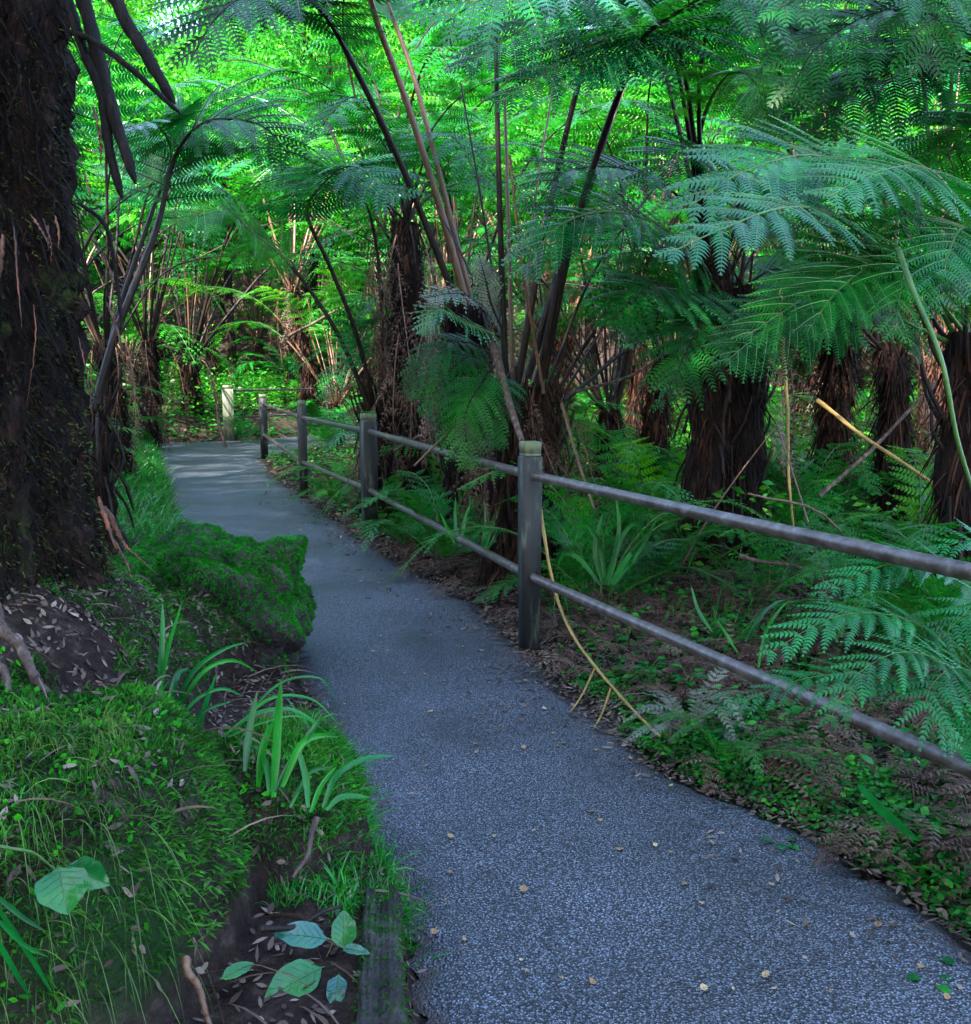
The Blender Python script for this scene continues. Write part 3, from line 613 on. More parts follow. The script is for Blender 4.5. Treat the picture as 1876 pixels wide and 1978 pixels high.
for pts, r_, mm in [([(985,760,6.5),(935,420,6.9),(890,160,7.2)], .008, 'stalk'), ([(1060,740,6.6),(1150,520,6.9),(1290,330,7.3)], .009, 'stalk'), ([(1030,740,6.8),(1120,420,7.2),(1245,60,7.6)], .009, 'stalkb'),
    ([(1075,760,6.6),(1190,560,6.8),(1240,440,7.0)], .011, 'stalk'), ([(1090,760,6.8),(1175,600,7.2),(1215,380,7.4)], .008, 'stalk'), ([(1010,740,6.9),(1030,420,7.3),(1075,130,7.6)], .009, 'stalkb'), ([(970,740,6.9),(905,520,7.3),(800,330,7.8)], .007, 'stalk'),
    ([(1050,760,6.3),(1010,520,6.1),(985,300,6.0)], .009, 'stalkb'), ([(1085,780,6.3),(1120,900,6.0),(1150,990,5.8)], .009, 'stalkb'), ([(930,760,6.4),(860,840,6.3),(800,900,6.3)], .008, 'stalkb'), ([(1100,760,6.6),(1230,720,6.7),(1330,640,6.9)], .008, 'twig')]: bare(c, pts, r_, mm, 'dead_stalk')
# second stalk fan left of it
d, _ = root_at('tree_fern', 'tree fern with very long arching brown stalks left of the tall black stalks', 905, 760, 8.2)
own_trunk(d, P(890, 590, 8.2)[2], .17, .15, 2600)
traced(d, [(905,600,8.2),(850,400,8.1),(790,210,8.0),(735,60,7.8),(690,-60,7.3),(600,-90,6.8),(470,20,6.3)], 'dark', 'stalkb', stipe=.58, width=.8, rad=.024)
traced(d, [(885,590,8.2),(780,330,8.0),(680,120,7.6),(610,10,7.0),(520,-20,6.5),(430,20,6.1),(370,110,5.9)], 'dark', stipe=.52, width=.75, rad=.022)
traced(d, [(915,600,8.3),(870,420,8.3),(800,150,8.4),(740,-30,8.4),(760,-120,8.0)], 'fern', 'stalkb', stipe=.75, width=.6, rad=.020)
for i in range(12):
    a = rng.uniform(0, 6.28); bm, sm_ = LIB['dead'][i % 2]; fo = link('dead_frond', bm, d); fo.location = (.05*math.cos(a), .05*math.sin(a), P(890, 590, 8.2)[2]-d['_o'][2]); fo.rotation_euler = (rng.normal()*.2, rng.normal()*.2, a); fo.scale = (.8, .8, .8)
# dead shaggy trunk
e, _ = root_at('tree_fern', 'brown shaggy trunk skirted with hanging dead fronds above the second fence post', 790, 800, 9.8)
own_trunk(e, P(790, 430, 9.8)[2], .17, .12, 2500)
for i in range(26):
    a = i*.9; zf = rng.uniform(.35, 1.0)*(P(790, 430, 9.8)[2]-e['_o'][2]); bm, sm_ = LIB['dead'][i % 2]; fo = link('dead_frond', bm, e); fo.location = (.1*math.cos(a), .1*math.sin(a), zf); fo.rotation_euler = (rng.normal()*.15, rng.normal()*.15, a); fo.scale = (.8, .8, .95)
for i in range(9):
    bm, sm_ = LIB['arch_n'][i % 3]; fo = link('frond', bm, e); fo.location = (0, 0, P(790, 430, 9.8)[2]-e['_o'][2]); fo.rotation_euler = (0, .05*rng.normal(), i*.7+.2); fo.scale = (1.0,)*3; link('stalk', sm_, fo)
# fern by second post: three thin black stalks, umbrella crown
k_, _ = root_at('tree_fern', 'low-trunked fern right behind the mossy-topped post with thin black curving stalks', 735, 800, 9.9)
own_trunk(k_, P(735, 770, 9.9)[2], .17, .15, 1600)
traced(k_, [(722,780,9.8),(690,650,9.6),(640,520,9.4),(595,420,9.2),(610,370,8.8),(680,320,8.3),(770,380,7.9)], 'teal', stipe=.5, width=.75, rad=.018)
traced(k_, [(715,790,9.8),(650,640,9.7),(560,510,9.6),(495,455,9.4),(430,410,9.1),(350,430,8.8)], 'bright', stipe=.55, width=.75, rad=.018)
traced(k_, [(735,780,9.8),(738,620,9.8),(728,480,9.8),(700,380,9.6),(640,330,9.3),(560,360,9.0)], 'fern', stipe=.6, width=.7, rad=.016)
traced(k_, [(728,760,9.8),(700,680,9.7),(690,620,9.6),(720,580,9.5)], 'teal', stipe=.3, width=.3, rad=.010)
# left side fern with the thick black stalk
l, _ = root_at('tree_fern', 'leaning fern whose thick black stalk rises from the bank just right of the giant trunk', 190, 800, 6.8)
own_trunk(l, P(190, 790, 6.8)[2], .07, .06, 200)
traced(l, [(182,790,6.8),(225,640,6.9),(300,450,7.1),(340,300,7.3),(400,235,7.2),(500,240,7.1),(560,300,7.0)], 'fern', stipe=.5, width=.62, rad=.020)
traced(l, [(190,780,6.8),(230,600,7.0),(290,420,7.2),(330,300,7.4),(300,240,7.0),(240,250,6.6)], 'teal', stipe=.6, width=.5, rad=.014)
# right trunk fern under the big crown
m_, _ = root_at('tree_fern', 'thick dark trunked tree fern right of centre behind the upper rail', 1415, 1000, 7.0)
own_trunk(m_, P(1415, 560, 7.0)[2], .17, .17, 3200)
for pts, lf in [([(1410,560,7.0),(1330,400,6.8),(1220,330,6.4),(1100,330,6.0),(1030,400,5.8)], 'dark'), ([(1400,570,7.0),(1310,460,6.6),(1200,410,6.2),(1090,430,5.9),(1010,520,5.7)], 'teal'),
                ([(1420,560,7.0),(1330,560,6.4),(1250,560,6.0),(1180,620,5.8)], 'fern'), ([(1430,560,7.0),(1440,420,6.9),(1400,320,6.5),(1330,290,6.1),(1240,350,5.7)], 'teal'),
                ([(1420,550,7.0),(1500,420,7.2),(1600,330,7.3),(1740,300,7.4),(1850,360,7.5)], 'dark'), ([(1400,560,7.0),(1330,500,6.8),(1270,480,6.6),(1240,540,6.4),(1220,620,6.3)], 'fern'),
                ([(1430,560,7.0),(1500,520,6.8),(1560,560,6.6),(1600,640,6.5)], 'dark'), ([(1400,580,7.0),(1380,600,6.4),(1340,650,6.0),(1300,740,5.8)], 'dark')]:
    traced(m_, pts, lf, stipe=.12, width=.55, npairs=19, nsub=26, rad=.012, pl=.16, gap=.85)
for i in range(4):
    a = rng.uniform(0, 6.28); bm, sm_ = LIB['dead'][i % 2]; fo = link('dead_frond', bm, m_); fo.location = (0, 0, P(1415, 590, 7.0)[2]-m_['_o'][2]); fo.rotation_euler = (0, rng.normal()*.15, a); fo.scale = (.7, .7, .75)
# near right fern with glossy bluish crown
s_, _ = root_at('tree_fern', 'glossy blue-green tree fern nearest on the right, its crown over the upper rail', 1850, 1000, 4.6)
own_trunk(s_, P(1700, 600, 4.6)[2]-.1, .09, .08, 900)
for pts, lf, wd in [([(1800,640,4.6),(1720,510,4.3),(1620,420,3.9),(1520,400,3.5),(1400,440,3.3),(1290,490,3.2)], 'teal', .36), ([(1830,620,4.6),(1800,480,4.5),(1700,360,4.3),(1580,300,4.0),(1440,330,3.8),(1330,400,3.7)], 'teal', .46),
                    ([(1850,620,4.6),(1850,420,4.4),(1800,330,4.1),(1700,330,3.8),(1600,380,3.6)], 'teal', .42), ([(1840,640,4.6),(1790,560,4.3),(1700,500,4.0),(1580,560,3.8),(1440,650,3.7)], 'fern', .34),
                    ([(1860,640,4.6),(1780,540,4.2),(1700,510,3.9),(1620,560,3.7),(1560,640,3.6)], 'fern', .30), ([(1840,620,4.6),(1800,520,4.2),(1760,500,3.9),(1740,560,3.7),(1730,640,3.6)], 'fern', .30),
                    ([(1870,620,4.6),(1900,480,4.4),(1860,440,4.0),(1830,500,3.8),(1820,580,3.7)], 'teal', .34), ([(1830,660,4.6),(1720,610,4.4),(1600,590,4.2),(1480,640,4.1),(1400,700,4.0)], 'dark', .34)]:
    traced(s_, pts, lf, 'stalkg', stipe=.15, width=wd*1.12, npairs=19, nsub=30, rad=.009, droop=.3, pl=.15, gap=.85)
bare(s_, [(1735,480,3.75),(1768,570,3.6),(1820,700,3.5),(1850,850,3.5),(1900,1010,3.5)], .008, 'stalkg', 'green_stem')
# overhead fronds, top right: crown out of frame
t_ = thing('tree_fern', 'tall fern at the top right corner with drooping dark fronds overhead', 'tree fern', (3.2, 5.6, g(3.2, 5.6)))
own_trunk(t_, 3.3, .17, .15, 1500)
for pts, lf, wd in [([(2050,150,5.5),(1900,60,5.1),(1720,20,4.7),(1580,90,4.5),(1530,180,4.4)], 'dark', .55), ([(2080,200,5.5),(1960,150,5.2),(1820,110,4.9),(1680,160,4.7),(1560,260,4.6)], 'dark', .55),
                    ([(2050,180,5.5),(1950,40,5.0),(1800,-60,4.6),(1640,-60,4.3),(1500,20,4.1)], 'dark', .5), ([(2060,220,5.5),(1980,240,5.2),(1880,260,5.0),(1800,330,4.9),(1760,400,4.9)], 'fern', .5),
                    ([(2060,160,5.5),(2000,-60,5.0),(1900,-90,4.6),(1820,0,4.4),(1790,120,4.3)], 'dark', .48)]:
    traced(t_, pts, lf, stipe=.05, width=wd*1.1, npairs=22, nsub=34, rad=.010, droop=.55, pl=.18, gap=.95)
# top centre blue-lit arching frond
u_ = thing('tree_fern', 'tall fern whose blue-lit arching fronds cross the top centre of the view', 'tree fern', (1.55, 6.9, g(1.55, 6.9)))
own_trunk(u_, 2.3, .15, .12, 900)
for pts, lf, wd in [([(1360,520,6.9),(1330,250,6.6),(1280,40,6.2),(1180,-20,5.7),(1040,40,5.3),(890,130,5.0)], 'teal', .42), ([(1365,520,6.9),(1340,260,6.5),(1300,70,6.0),(1200,60,5.5),(1090,120,5.2),(960,200,5.0)], 'teal', .40),
                    ([(1370,520,6.9),(1300,200,6.9),(1230,-40,6.8),(1100,-60,6.5),(940,-10,6.2)], 'teal', .5), ([(1370,520,6.9),(1350,200,6.4),(1380,20,5.9),(1450,-10,5.5),(1540,60,5.2)], 'fern', .45),
                    ([(1365,520,6.9),(1350,280,6.6),(1400,150,6.2),(1460,160,5.9),(1480,260,5.8)], 'bright', .4)]:
    traced(u_, pts, lf, stipe=.5, width=wd*1.15, npairs=20, nsub=28, rad=.013, droop=.4, pl=.16, gap=.85)
for i_, (x, y, Yd, w_) in enumerate([(2010,1330,2.75,.20)]):
    v_ = thing('ground_fern', 'lacy bright blue-green fern reaching over the lower rail at the right edge', 'fern', tuple(P(x, 1500, Yd)[:2])+(g(*P(x, 1500, Yd)[:2]),))
    for pts, wd in [([(2010,1480,2.8),(1900,1300,2.75),(1760,1200,2.65),(1620,1190,2.55),(1480,1265,2.45)], .17), ([(2020,1480,2.8),(1960,1250,2.9),(1850,1110,2.9),(1720,1090,2.85),(1580,1150,2.8)], .17),
                    ([(2000,1490,2.7),(1880,1320,2.5),(1760,1260,2.38),(1660,1300,2.3),(1600,1395,2.25)], .15), ([(2020,1500,2.6),(1940,1350,2.5),(1850,1290,2.4),(1790,1350,2.3),(1840,1440,2.25)], .16),
                    ([(2030,1480,2.7),(2000,1280,2.7),(1930,1170,2.7),(1860,1190,2.65),(1800,1260,2.6)], .16), ([(2010,1490,2.7),(1850,1380,2.6),(1700,1310,2.5),(1560,1310,2.45),(1400,1370,2.4)], .13),
                    ([(2040,1480,2.8),(2000,1150,3.0),(1900,1050,3.0),(1800,1060,3.0)], .17), ([(2040,1500,2.6),(1980,1420,2.5),(1900,1400,2.4),(1850,1450,2.3)], .14)]:
        traced(v_, pts, 'lace', 'stalkg', stipe=.12, width=wd*1.3, npairs=21, nsub=20, rad=.003, droop=.35, pl=.13, gap=.8, up=(0, -.25, .97))

# ================================================================== INSTANCED FERNS
def pxp(x, Y): return (x-CX)/F*Y/(cp if False else 1.0)*1.0
def place(x, Yd, *a, **k): return fern_plant(P(x, 800, Yd)[0], Yd, *a, **k)
# mid distance, each with its own words
mids = [
 (372, 22.6, 'erect_g', 0, 13, 'short-trunked fern with stalks splayed like a fan left of the pale far post', 3, 1.35),
 (285, 19.0, 'erect_t', 1, 10, 'umbrella-crowned fern standing between the giant trunk and the splayed fern', 4, 1.2),
 (225, 12.5, 'erect_t', 1, 10, 'fern with a dark trunk rising from the mossy bank left of the path bend', 3, 1.0),
 (560, 27.0, 'arch_n', 3, 10, 'broad dark green fern sprawling behind the far fence rails', 0, 1.1),
 (500, 30.0, 'erect_f', 0, 11, 'bright fern with many upright stalks behind the pale far post', 3, 1.1),
 (650, 19.5, 'erect_f', 0, 10, 'yellow-green fern with a thicket of stalks right of the far fence', 4, .9),
 (725, 12.6, 'arch_t', 3, 9, 'bluish fern arching low behind the third fence post', 1, .55),
 (870, 12.5, 'erect_n', 1, 10, 'upright fern half hidden behind the brown shaggy trunk', 4, 1.0),
 (1180, 11.0, 'erect_n', 0, 11, 'fern with crossing black stalks between the centre stalks and the thick trunk', 4, .95),
 (1270, 9.2, 'arch_n', 1, 9, 'dark fern crowded against the left side of the thick trunk', 2, .85),
 (1600, 8.6, 'arch_d', 1, 10, 'deep green fern in the shade right of the thick trunk', 1, 1.0),
 (1720, 7.4, 'arch_d', 1, 9, 'dark trunk with dead skirt behind the glossy blue-green crown', 4, .85),
 (1560, 12.5, 'erect_g', 1, 11, 'tall fern with slanting stalks seen above the glossy crown', 3, 1.15),
 (1800, 10.5, 'erect_t', 1, 11, 'tall bluish fern with leaning black stalks near the top right', 3, 1.15),
 (1350, 15.0, 'erect_f', 1, 11, 'sunlit yellow-green fern seen through the stalks of the top centre fern', 3, 1.15),
 (1060, 15.5, 'erect_f', 1, 11, 'sunlit fern far behind the tall bare black stalks', 3, 1.1),
 (760, 16.0, 'erect_g', 2, 11, 'tall fern crown high above the brown shaggy trunk', 5, 1.1),
 (600, 24.0, 'erect_f', 2, 11, 'tall bright fern rising above the far fence', 4, 1.2),
]
for x, Yd, kd, ti, nf, lb, dd, sc in mids: place(x, Yd, kd, ti, nf, lb, None, scale=sc, dead=dd)
# ferns filling the valley and slopes
pts = []
tries = 0
while len(pts) < 140 and tries < 6000:
    tries += 1
    y = rng.uniform(13, 52); x = rng.uniform(-.56*y-2, .56*y+2)
    if y < 32 and float(xL(y))-1.3 < x < float(xR(y))+1.0: continue
    if x < float(xR(y)) and y < 17 and x > float(xL(y))-1.5: continue
    # keep the view up the path open
    ang = x/y
    if y < 27 and -.35 < ang < -.10: continue
    sp_m = 1.5+.028*y
    if any((x-a)**2+(y-b)**2 < sp_m**2 for a, b in pts): continue
    pts.append((x, y))
for x, y in pts:
    right = x > 0
    far_ = y > 19
    r_ = rng.random()
    if far_:
        kd = 'erect_f' if r_ < .5 else ('arch_f' if r_ < .7 else 'erect_g')
        lb = 'sunlit tree fern on the distant slope beyond the bend of the path'; gp = 'tree ferns on the distant slope'
        if right: lb = 'sunlit tree fern in the distance behind the fence on the right'; gp = 'distant tree ferns on the right'
    else:
        kd = 'erect_g' if r_ < .45 else ('arch_n' if r_ < .7 else 'erect_f')
        lb = 'tree fern in the middle distance behind the fence, among its neighbours'; gp = 'middle distance tree ferns right of the path'
        if not right: lb = 'tree fern in the middle distance on the left bank above the path'; gp = 'middle distance tree ferns left of the path'
    fern_plant(x, y, kd, int(rng.integers(3)), int(rng.integers(9, 13)), lb, gp, scale=rng.uniform(.9, 1.35), dead=int(rng.integers(0, 3)) if y > 16 else 0)

# ================================================================== TREES
def leafcloud(n, cl, R_, sz):
    f = MB(); C = unit(rng.normal(size=(cl, 3)))*rng.uniform(.35, 1, (cl, 1))**.5*np.array(R_)
    idx = rng.integers(cl, size=n); rr = rng.uniform(.35, .8, cl)*min(R_)*.45
    B = C[idx]+unit(rng.normal(size=(n, 3)))*(rr[idx]*rng.uniform(.3, 1, n)**.4)[:, None]*np.array((1.15, 1.15, .7))
    D = unit(B-C[idx])*.6+rng.normal(0, .5, (n, 3))
    rv = np.clip(np.repeat(rng.normal(.5, .2, cl)[None], 1, 0)[0][idx]+rng.normal(0, .12, n), 0, 1)
    blades(f, B, D, sz*rng.uniform(.6, 1.3, n), sz*.5*rng.uniform(.7, 1.2, n), .3, 2, shape='leaf', rnd=rv)
    return f, C
TREES = []
for v in range(4):
    hh = [7.5, 9.0, 6.5, 10][v]; R3 = [(2.6, 2.6, 2.4), (2.9, 2.9, 2.8), (3.0, 3.0, 2.0), (3.3, 3.3, 3.4)][v]
    f, C = leafcloud(9000, 46, R3, .17); f.v = [a+np.array((0, 0, hh-R3[2]*.8)) for a in f.v]
    t = MB(); tube(t, spline([(0,0,-.3),(.1,.05,hh*.35),(-.1,.1,hh*.7)], 12), np.linspace(.17, .07, 12), 8, jit=.05)
    for c0 in C[::3]:
        tip = c0+np.array((0, 0, hh-R3[2]*.8)); st = np.array((0, .05, hh*rng.uniform(.3, .6)))
        tube(t, spline([st, (st+tip)/2+rng.normal(0, .25, 3), tip], 8), np.linspace(.05, .012, 8), 5)
    TREES.append((f.mesh('crown', ['bright'] if v % 2 else ['wild'], smooth=False), t.mesh('tree_trunk', ['bark'])))
def tree(x, y, v, label, group, s=1.0, z=None):
    o = thing('forest_tree', label, 'tree', (x, y, g(x, y) if z is None else z), group); rz = rng.uniform(0, 6.28)
    for nm, me in (('trunk', TREES[v][1]), ('crown', TREES[v][0])):
        k = link(nm, me, o); k.scale = (s,)*3; k.rotation_euler[2] = rz
    return o
tp = []
while len(tp) < 90:
    y = rng.uniform(22, 62); x = rng.uniform(-.62*y-3, .62*y+3)
    if any((x-a)**2+(y-b)**2 < 2.6**2 for a, b in tp) or (abs(x/y+.305) < .03 and y > 30): continue
    if y < 33 and x < float(xR(y))+2.5 and x > float(xL(y))-2: continue
    tp.append((x, y))
for x, y in tp: tree(x, y, int(rng.integers(4)), 'small-leaved bright green tree on the far hillside' if x < 0 else 'small-leaved bright green tree in the far woods on the right', 'trees on the far hillside' if x < 0 else 'trees in the far woods on the right', rng.uniform(.8, 1.25))
# added unseen trees, set across the sun direction to shade the path
for row, (cx0, cy0) in enumerate([(-8.5, -9.5), (-11.5, -14), (-14.5, -19)]):
    for q in range(-4, 5):
        x, y = cx0+.83*q*4.2+rng.normal()*.4, cy0-.56*q*4.2+rng.normal()*.4
        tree(x, y, int(rng.integers(4)), 'unseen leafy tree added behind the viewpoint to shade the path', 'added shade trees behind the viewpoint', 2.3+.2*row, z=0)

# ================================================================== GROUND COVER, MOSS, GRASS (uncountable)
def scat(n, x0, x1, y0, y1, cond): 
    x = rng.uniform(x0, x1, n); y = rng.uniform(y0, y1, n); k = cond(x, y); x, y = x[k], y[k]
    return x, y
def stuff(mb, name, mats, label, cat, smooth=False):
    o = mb.obj(name, mats, smooth=smooth); return tag(o, label, cat, kind='stuff')
# leaf litter along both verges and on the floor
f = MB()
def littercond(x, y):
    dR = x-xR(y); dL = xL(y)-x; return ((dR > -.02-.42*rng.random(len(x))**3.5*(.6+.8*(noise2(x, y, 2) > 0))) | (dL > -.06*rng.random(len(x))**2)) & (rng.random(len(x)) < np.where(dR > 0, 1, np.where((y < 3.3), .22, .5)))
for (n_, y0, y1, szz) in ((110000, 1, 6, .028), (80000, 6, 12, .040), (30000, 12, 26, .07)):
    x, y = scat(n_, -.55*y1, .62*y1, y0, y1, littercond); z_ = H(x, y); z_ = np.maximum(z_, .003); k = len(x); nr = Hn(x, y)
    D = unit(np.cross(nr, rng.normal(size=(k, 3))))+nr*rng.uniform(-.1, .35, (k, 1))
    B = np.stack([x, y, z_+rng.uniform(.002, .012, k)], 1)
    blades(f, B, D, szz*rng.uniform(.5, 1.6, k), szz*rng.uniform(.2, .7, k), rng.uniform(-.3, .3, k), 3, shape='leaf', side=np.cross(nr, D)+rng.normal(0, .3, (k, 3)), rnd=rng.random(k)**1.3)
stuff(f, 'leaf_litter', ['litter'], 'brown leaf litter strewn along the edges of the path', 'leaf litter')
x, y = scat(9000, -7, 2.2, 1.2, 14, lambda x, y: (x > xL(y)+.03) & (x < xR(y)) & (rng.random(len(x)) < .25+.75*np.exp(-(xR(y)-x)/.35))); k = len(x)
a = rng.uniform(0, 6.28, k); blades(f, np.stack([x, y, np.full(k, .012)], 1), np.stack([np.cos(a), np.sin(a), rng.uniform(0, .3, k)], 1), rng.uniform(.004, .014, k)*(1+.07*y), rng.uniform(.002, .007, k)*(1+.07*y), 0, 2, shape='leaf', side=np.stack([-np.sin(a), np.cos(a), 0*a], 1), rnd=rng.uniform(.2, 1, k))
x, y = scat(5000, -1.6, -.15, 1.0, 2.6, lambda x, y: (xL(y)-x > .05) & (H(x, y) < .24)); k = len(x); nr = Hn(x, y); D = unit(np.cross(nr, rng.normal(size=(k, 3))))+nr*rng.uniform(-.1, .5, (k, 1))
blades(f, np.stack([x, y, H(x, y)+.006], 1), D, rng.uniform(.012, .045, k), rng.uniform(.008, .022, k), rng.uniform(-.4, .5, k), 4, shape='ovate', side=np.cross(nr, D)+rng.normal(0, .3, (k, 3)), fold=.15, rnd=rng.random(k))
# twigs and frond debris
f = MB()
x, y = scat(12000, -4, 6, 1, 14, lambda x, y: (x-xR(y) > .02) | (xL(y)-x > .1)); k = len(x)
a = rng.uniform(0, 6.28, k); D = np.stack([np.cos(a), np.sin(a), rng.uniform(-.05, .5, k)], 1)
blades(f, np.stack([x, y, H(x, y)+.012], 1), D, rng.uniform(.08, .35, k), rng.uniform(.003, .009, k), .6, 4, rnd=rng.random(k))
for i in range(420):
    y0 = rng.uniform(2.2, 9); x0 = float(xR(y0))+.12+abs(rng.normal())*1.1; z0 = g(x0, y0)+.03; a = rng.uniform(0, 6.28); L_ = rng.uniform(.18, .55)
    dx, dy = math.cos(a)*L_, math.sin(a)*L_
    b, s = frond([(x0, y0, z0), (x0+dx*.4, y0+dy*.4, z0+.06), (x0+dx*.8, y0+dy*.8, z0+.05), (x0+dx, y0+dy, z0)], stipe=.1, width=L_*.30, npairs=13, nsub=5, rad=.003, pl=.2, gap=.5, mess=.5)
    for V_, R_ in zip(b.v, b.r): pass
    off = f.n
    f.v += b.v; f.r += b.r; f.q += [q+off for q in b.q]; f.t += [q+off for q in b.t]; f.qm += [q*0 for q in b.qm]; f.tm += [q*0 for q in b.tm]; f.n += b.n
stuff(f, 'fern_debris', ['dead'], 'withered brown fern debris and twigs lying behind and under the fence', 'fern debris')
# low weeds right of the path
f = MB()
def weed(f, n_, x0, x1, y0, y1, cond, sz, hmax):
    x, y = scat(n_, x0, x1, y0, y1, cond); k = len(x); a = rng.uniform(0, 6.28, k)
    zz = H(x, y)+rng.uniform(.1, 1, k)*hmax*(.5+.5*noise2(x, y, 3)); zz = np.maximum(zz, H(x, y)+.01)
    D = np.stack([np.cos(a), np.sin(a), rng.uniform(-.2, .6, k)], 1)
    s_ = np.stack([-np.sin(a), np.cos(a), rng.normal(0, .3, k)], 1)
    L_ = sz*rng.uniform(.5, 1.4, k); blades(f, np.stack([x, y, zz], 1), D, L_, L_*.62, .25, 3, shape='ovate', side=s_)
c_r = lambda x, y: (x-xR(y) > .05+.12*rng.random(len(x))) & (noise2(x, y, 2.2)+.35*rng.normal(size=len(x)) > .0)
weed(f, 90000, -.2, 3.2, 1.2, 4.6, lambda x, y: c_r(x, y) & (x-xR(y) < 1.6), .020, .10)
weed(f, 7000, 0, 3, 1.2, 5, lambda x, y: c_r(x, y) & (x-xR(y) < 1.3), .05, .16)
weed(f, 12000, -5, 0, 8, 18, lambda x, y: (x-xR(y) > .1) & (x-xR(y) < 1.6) & (noise2(x, y, 1.2) > -.25), .055, .28)
weed(f, 22000, -2.5, 4, 3.2, 9.5, lambda x, y: (x-xR(y) > .3) & (noise2(x, y, 2.0) > -.15), .04, .22)
weed(f, 2500, -8, -4, 19.5, 23, lambda x, y: (xL(y)-x > .1), .09, .25)
weed(f, 60000, .2, 2.4, 1.2, 3.9, lambda x, y: (x-xR(y) > .04) & (x-xR(y) < .7) & (noise2(x, y, 3.0)+.3*rng.normal(size=len(x)) > -.2), .022, .13)
stuff(f, 'low_weeds', ['wild'], 'small round-leaved green weeds carpeting the ground beside the path', 'weeds')
# undergrowth shrubs layer further out
f = MB()
def under(n_, y0, y1, sz, hmax):
    x, y = scat(n_, -.56*y1-2, .56*y1+2, y0, y1, lambda x, y: ((x-xR(y) > 1.6) | (xL(y)-x > 1.2)) & (noise2(x, y, .8)+.3*rng.normal(size=len(x)) > -.1)); k = len(x)
    zz = H(x, y)+hmax*rng.random(k)*(.55+.45*noise2(x*1.7, y*1.7, 1.0)); a = rng.uniform(0, 6.28, k)
    D = np.stack([np.cos(a), np.sin(a), rng.uniform(-.4, .5, k)], 1); L_ = sz*rng.uniform(.5, 1.5, k)
    blades(f, np.stack([x, y, zz], 1), D, L_, L_*.45, .4, 2, shape='leaf')
under(90000, 6.5, 14, .07, .8); under(130000, 14, 30, .12, 1.3); under(80000, 30, 70, .24, 2.2)
stuff(f, 'undergrowth', ['wild'], 'tangled leafy undergrowth between the tree ferns', 'undergrowth')

# moss on the left bank
f = MB(); 
def mossc(x, y): return (xL(y)-x > .03) & (H(x, y) > .19) & ~((y > 5.35) & (y < 5.65)) & (noise2(x, y, 2.4)+.25*rng.normal(size=len(x)) > -.25-.6*((x > -1.3) & (y < 3))) & ~((x < -1.25) & (y > 2.6) & (y < 3.6) & (noise2(x, y, 3) < .05))
x, y = scat(420000, -2.6, -.12, 1.0, 6.2, mossc); k = len(x); nr = Hn(x, y)
cl = .5+.5*noise2(x, y, 7.0)
blades(f, np.stack([x, y, H(x, y)-.003], 1), nr+rng.normal(0, .55, (k, 3)), rng.uniform(.010, .038, k)*(.45+1.3*cl), rng.uniform(.003, .008, k), .3, 2, shape='leaf', rnd=np.clip(.35+.45*noise2(x, y, 5.2)+.5*(cl-.5)+rng.normal(0, .2, k), 0, 1))
stuff(f, 'moss', ['moss'], 'feathery green moss coating the bank below the giant trunk', 'moss')
f = MB(); x, y = scat(60000, -2.6, -.3, 1.8, 6.2, lambda x, y: mossc(x, y) & (noise2(x, y, 5.0) > .42)); k = len(x); nr = Hn(x, y)
blades(f, np.stack([x, y, H(x, y)], 1), nr+rng.normal(0, .5, (k, 3)), rng.uniform(.012, .03, k), rng.uniform(.004, .008, k), .2, 2, shape='leaf')
x, y = scat(5000, -2.4, -.3, 1.1, 3.2, lambda x, y: (xL(y)-x > .08) & (H(x, y) > .2) & (noise2(x, y, 4.0) > -.4)); k = len(x); nr = Hn(x, y)
blades(f, np.stack([x, y, H(x, y)+.01], 1), nr*.5+rng.normal(0, .6, (k, 3)), rng.uniform(.012, .03, k), rng.uniform(.008, .016, k), .3, 3, shape='ovate')
stuff(f, 'bright_moss', ['moss2'], 'vivid green moss cushions on the near bank', 'moss')
# grasses
def grass(f, x, y, L0, L1, W0, W1, lean, droop):
    k = len(x); nr = Hn(x, y); a = rng.uniform(0, 6.28, k)
    D = np.stack([np.cos(a)*lean, np.sin(a)*lean, np.ones(k)], 1)+nr*.5+rng.normal(0, .15, (k, 3)); D[:, 0] += .25
    blades(f, np.stack([x, y, H(x, y)-.005], 1), D, rng.uniform(L0, L1, k), rng.uniform(W0, W1, k), droop*rng.uniform(.5, 1.5, k), 4)
f = MB()
x, y = scat(60000, -9, -1.6, 5.8, 20, lambda x, y: (xL(y)-x > .02) & (xL(y)-x < 1.5) & (rng.random(len(x)) < 1.0-.45*(xL(y)-x))); grass(f, x, y, .14, .42, .005, .012, .7, .95)
stuff(f, 'bank_grass', ['grass'], 'long drooping grass on the left verge beyond the mossy rock', 'grass')
f = MB()
x, y = scat(12000, -.85, -.05, 2.25, 3.7, lambda x, y: (xL(y)-x > -.02) & (xL(y)-x < .36) & (y > 2.35) & (noise2(x, y, 5) > -.5)); grass(f, x, y, .035, .11, .0015, .0035, .7, .8)
x, y = scat(900, -1.1, -.3, 1.9, 3.2, lambda x, y: (xL(y)-x > .1) & (H(x, y) > .2) & (noise2(x, y, 4) > .3)); grass(f, x, y, .08, .18, .0015, .0035, .9, 1.3)
x, y = scat(2600, -.6, -.1, 2.3, 3.1, lambda x, y: (xL(y)-x > -.03) & (xL(y)-x < .2) & (noise2(x, y, 5) > .1)); grass(f, x, y, .06, .16, .003, .006, .9, .7)
x, y = scat(2500, -.6, 3.5, 4.4, 9.5, lambda x, y: (x-xR(y) > .3) & (x-xR(y) < 2.2) & (noise2(x, y, 3) > .1)); grass(f, x, y, .12, .38, .004, .010, .4, .6)
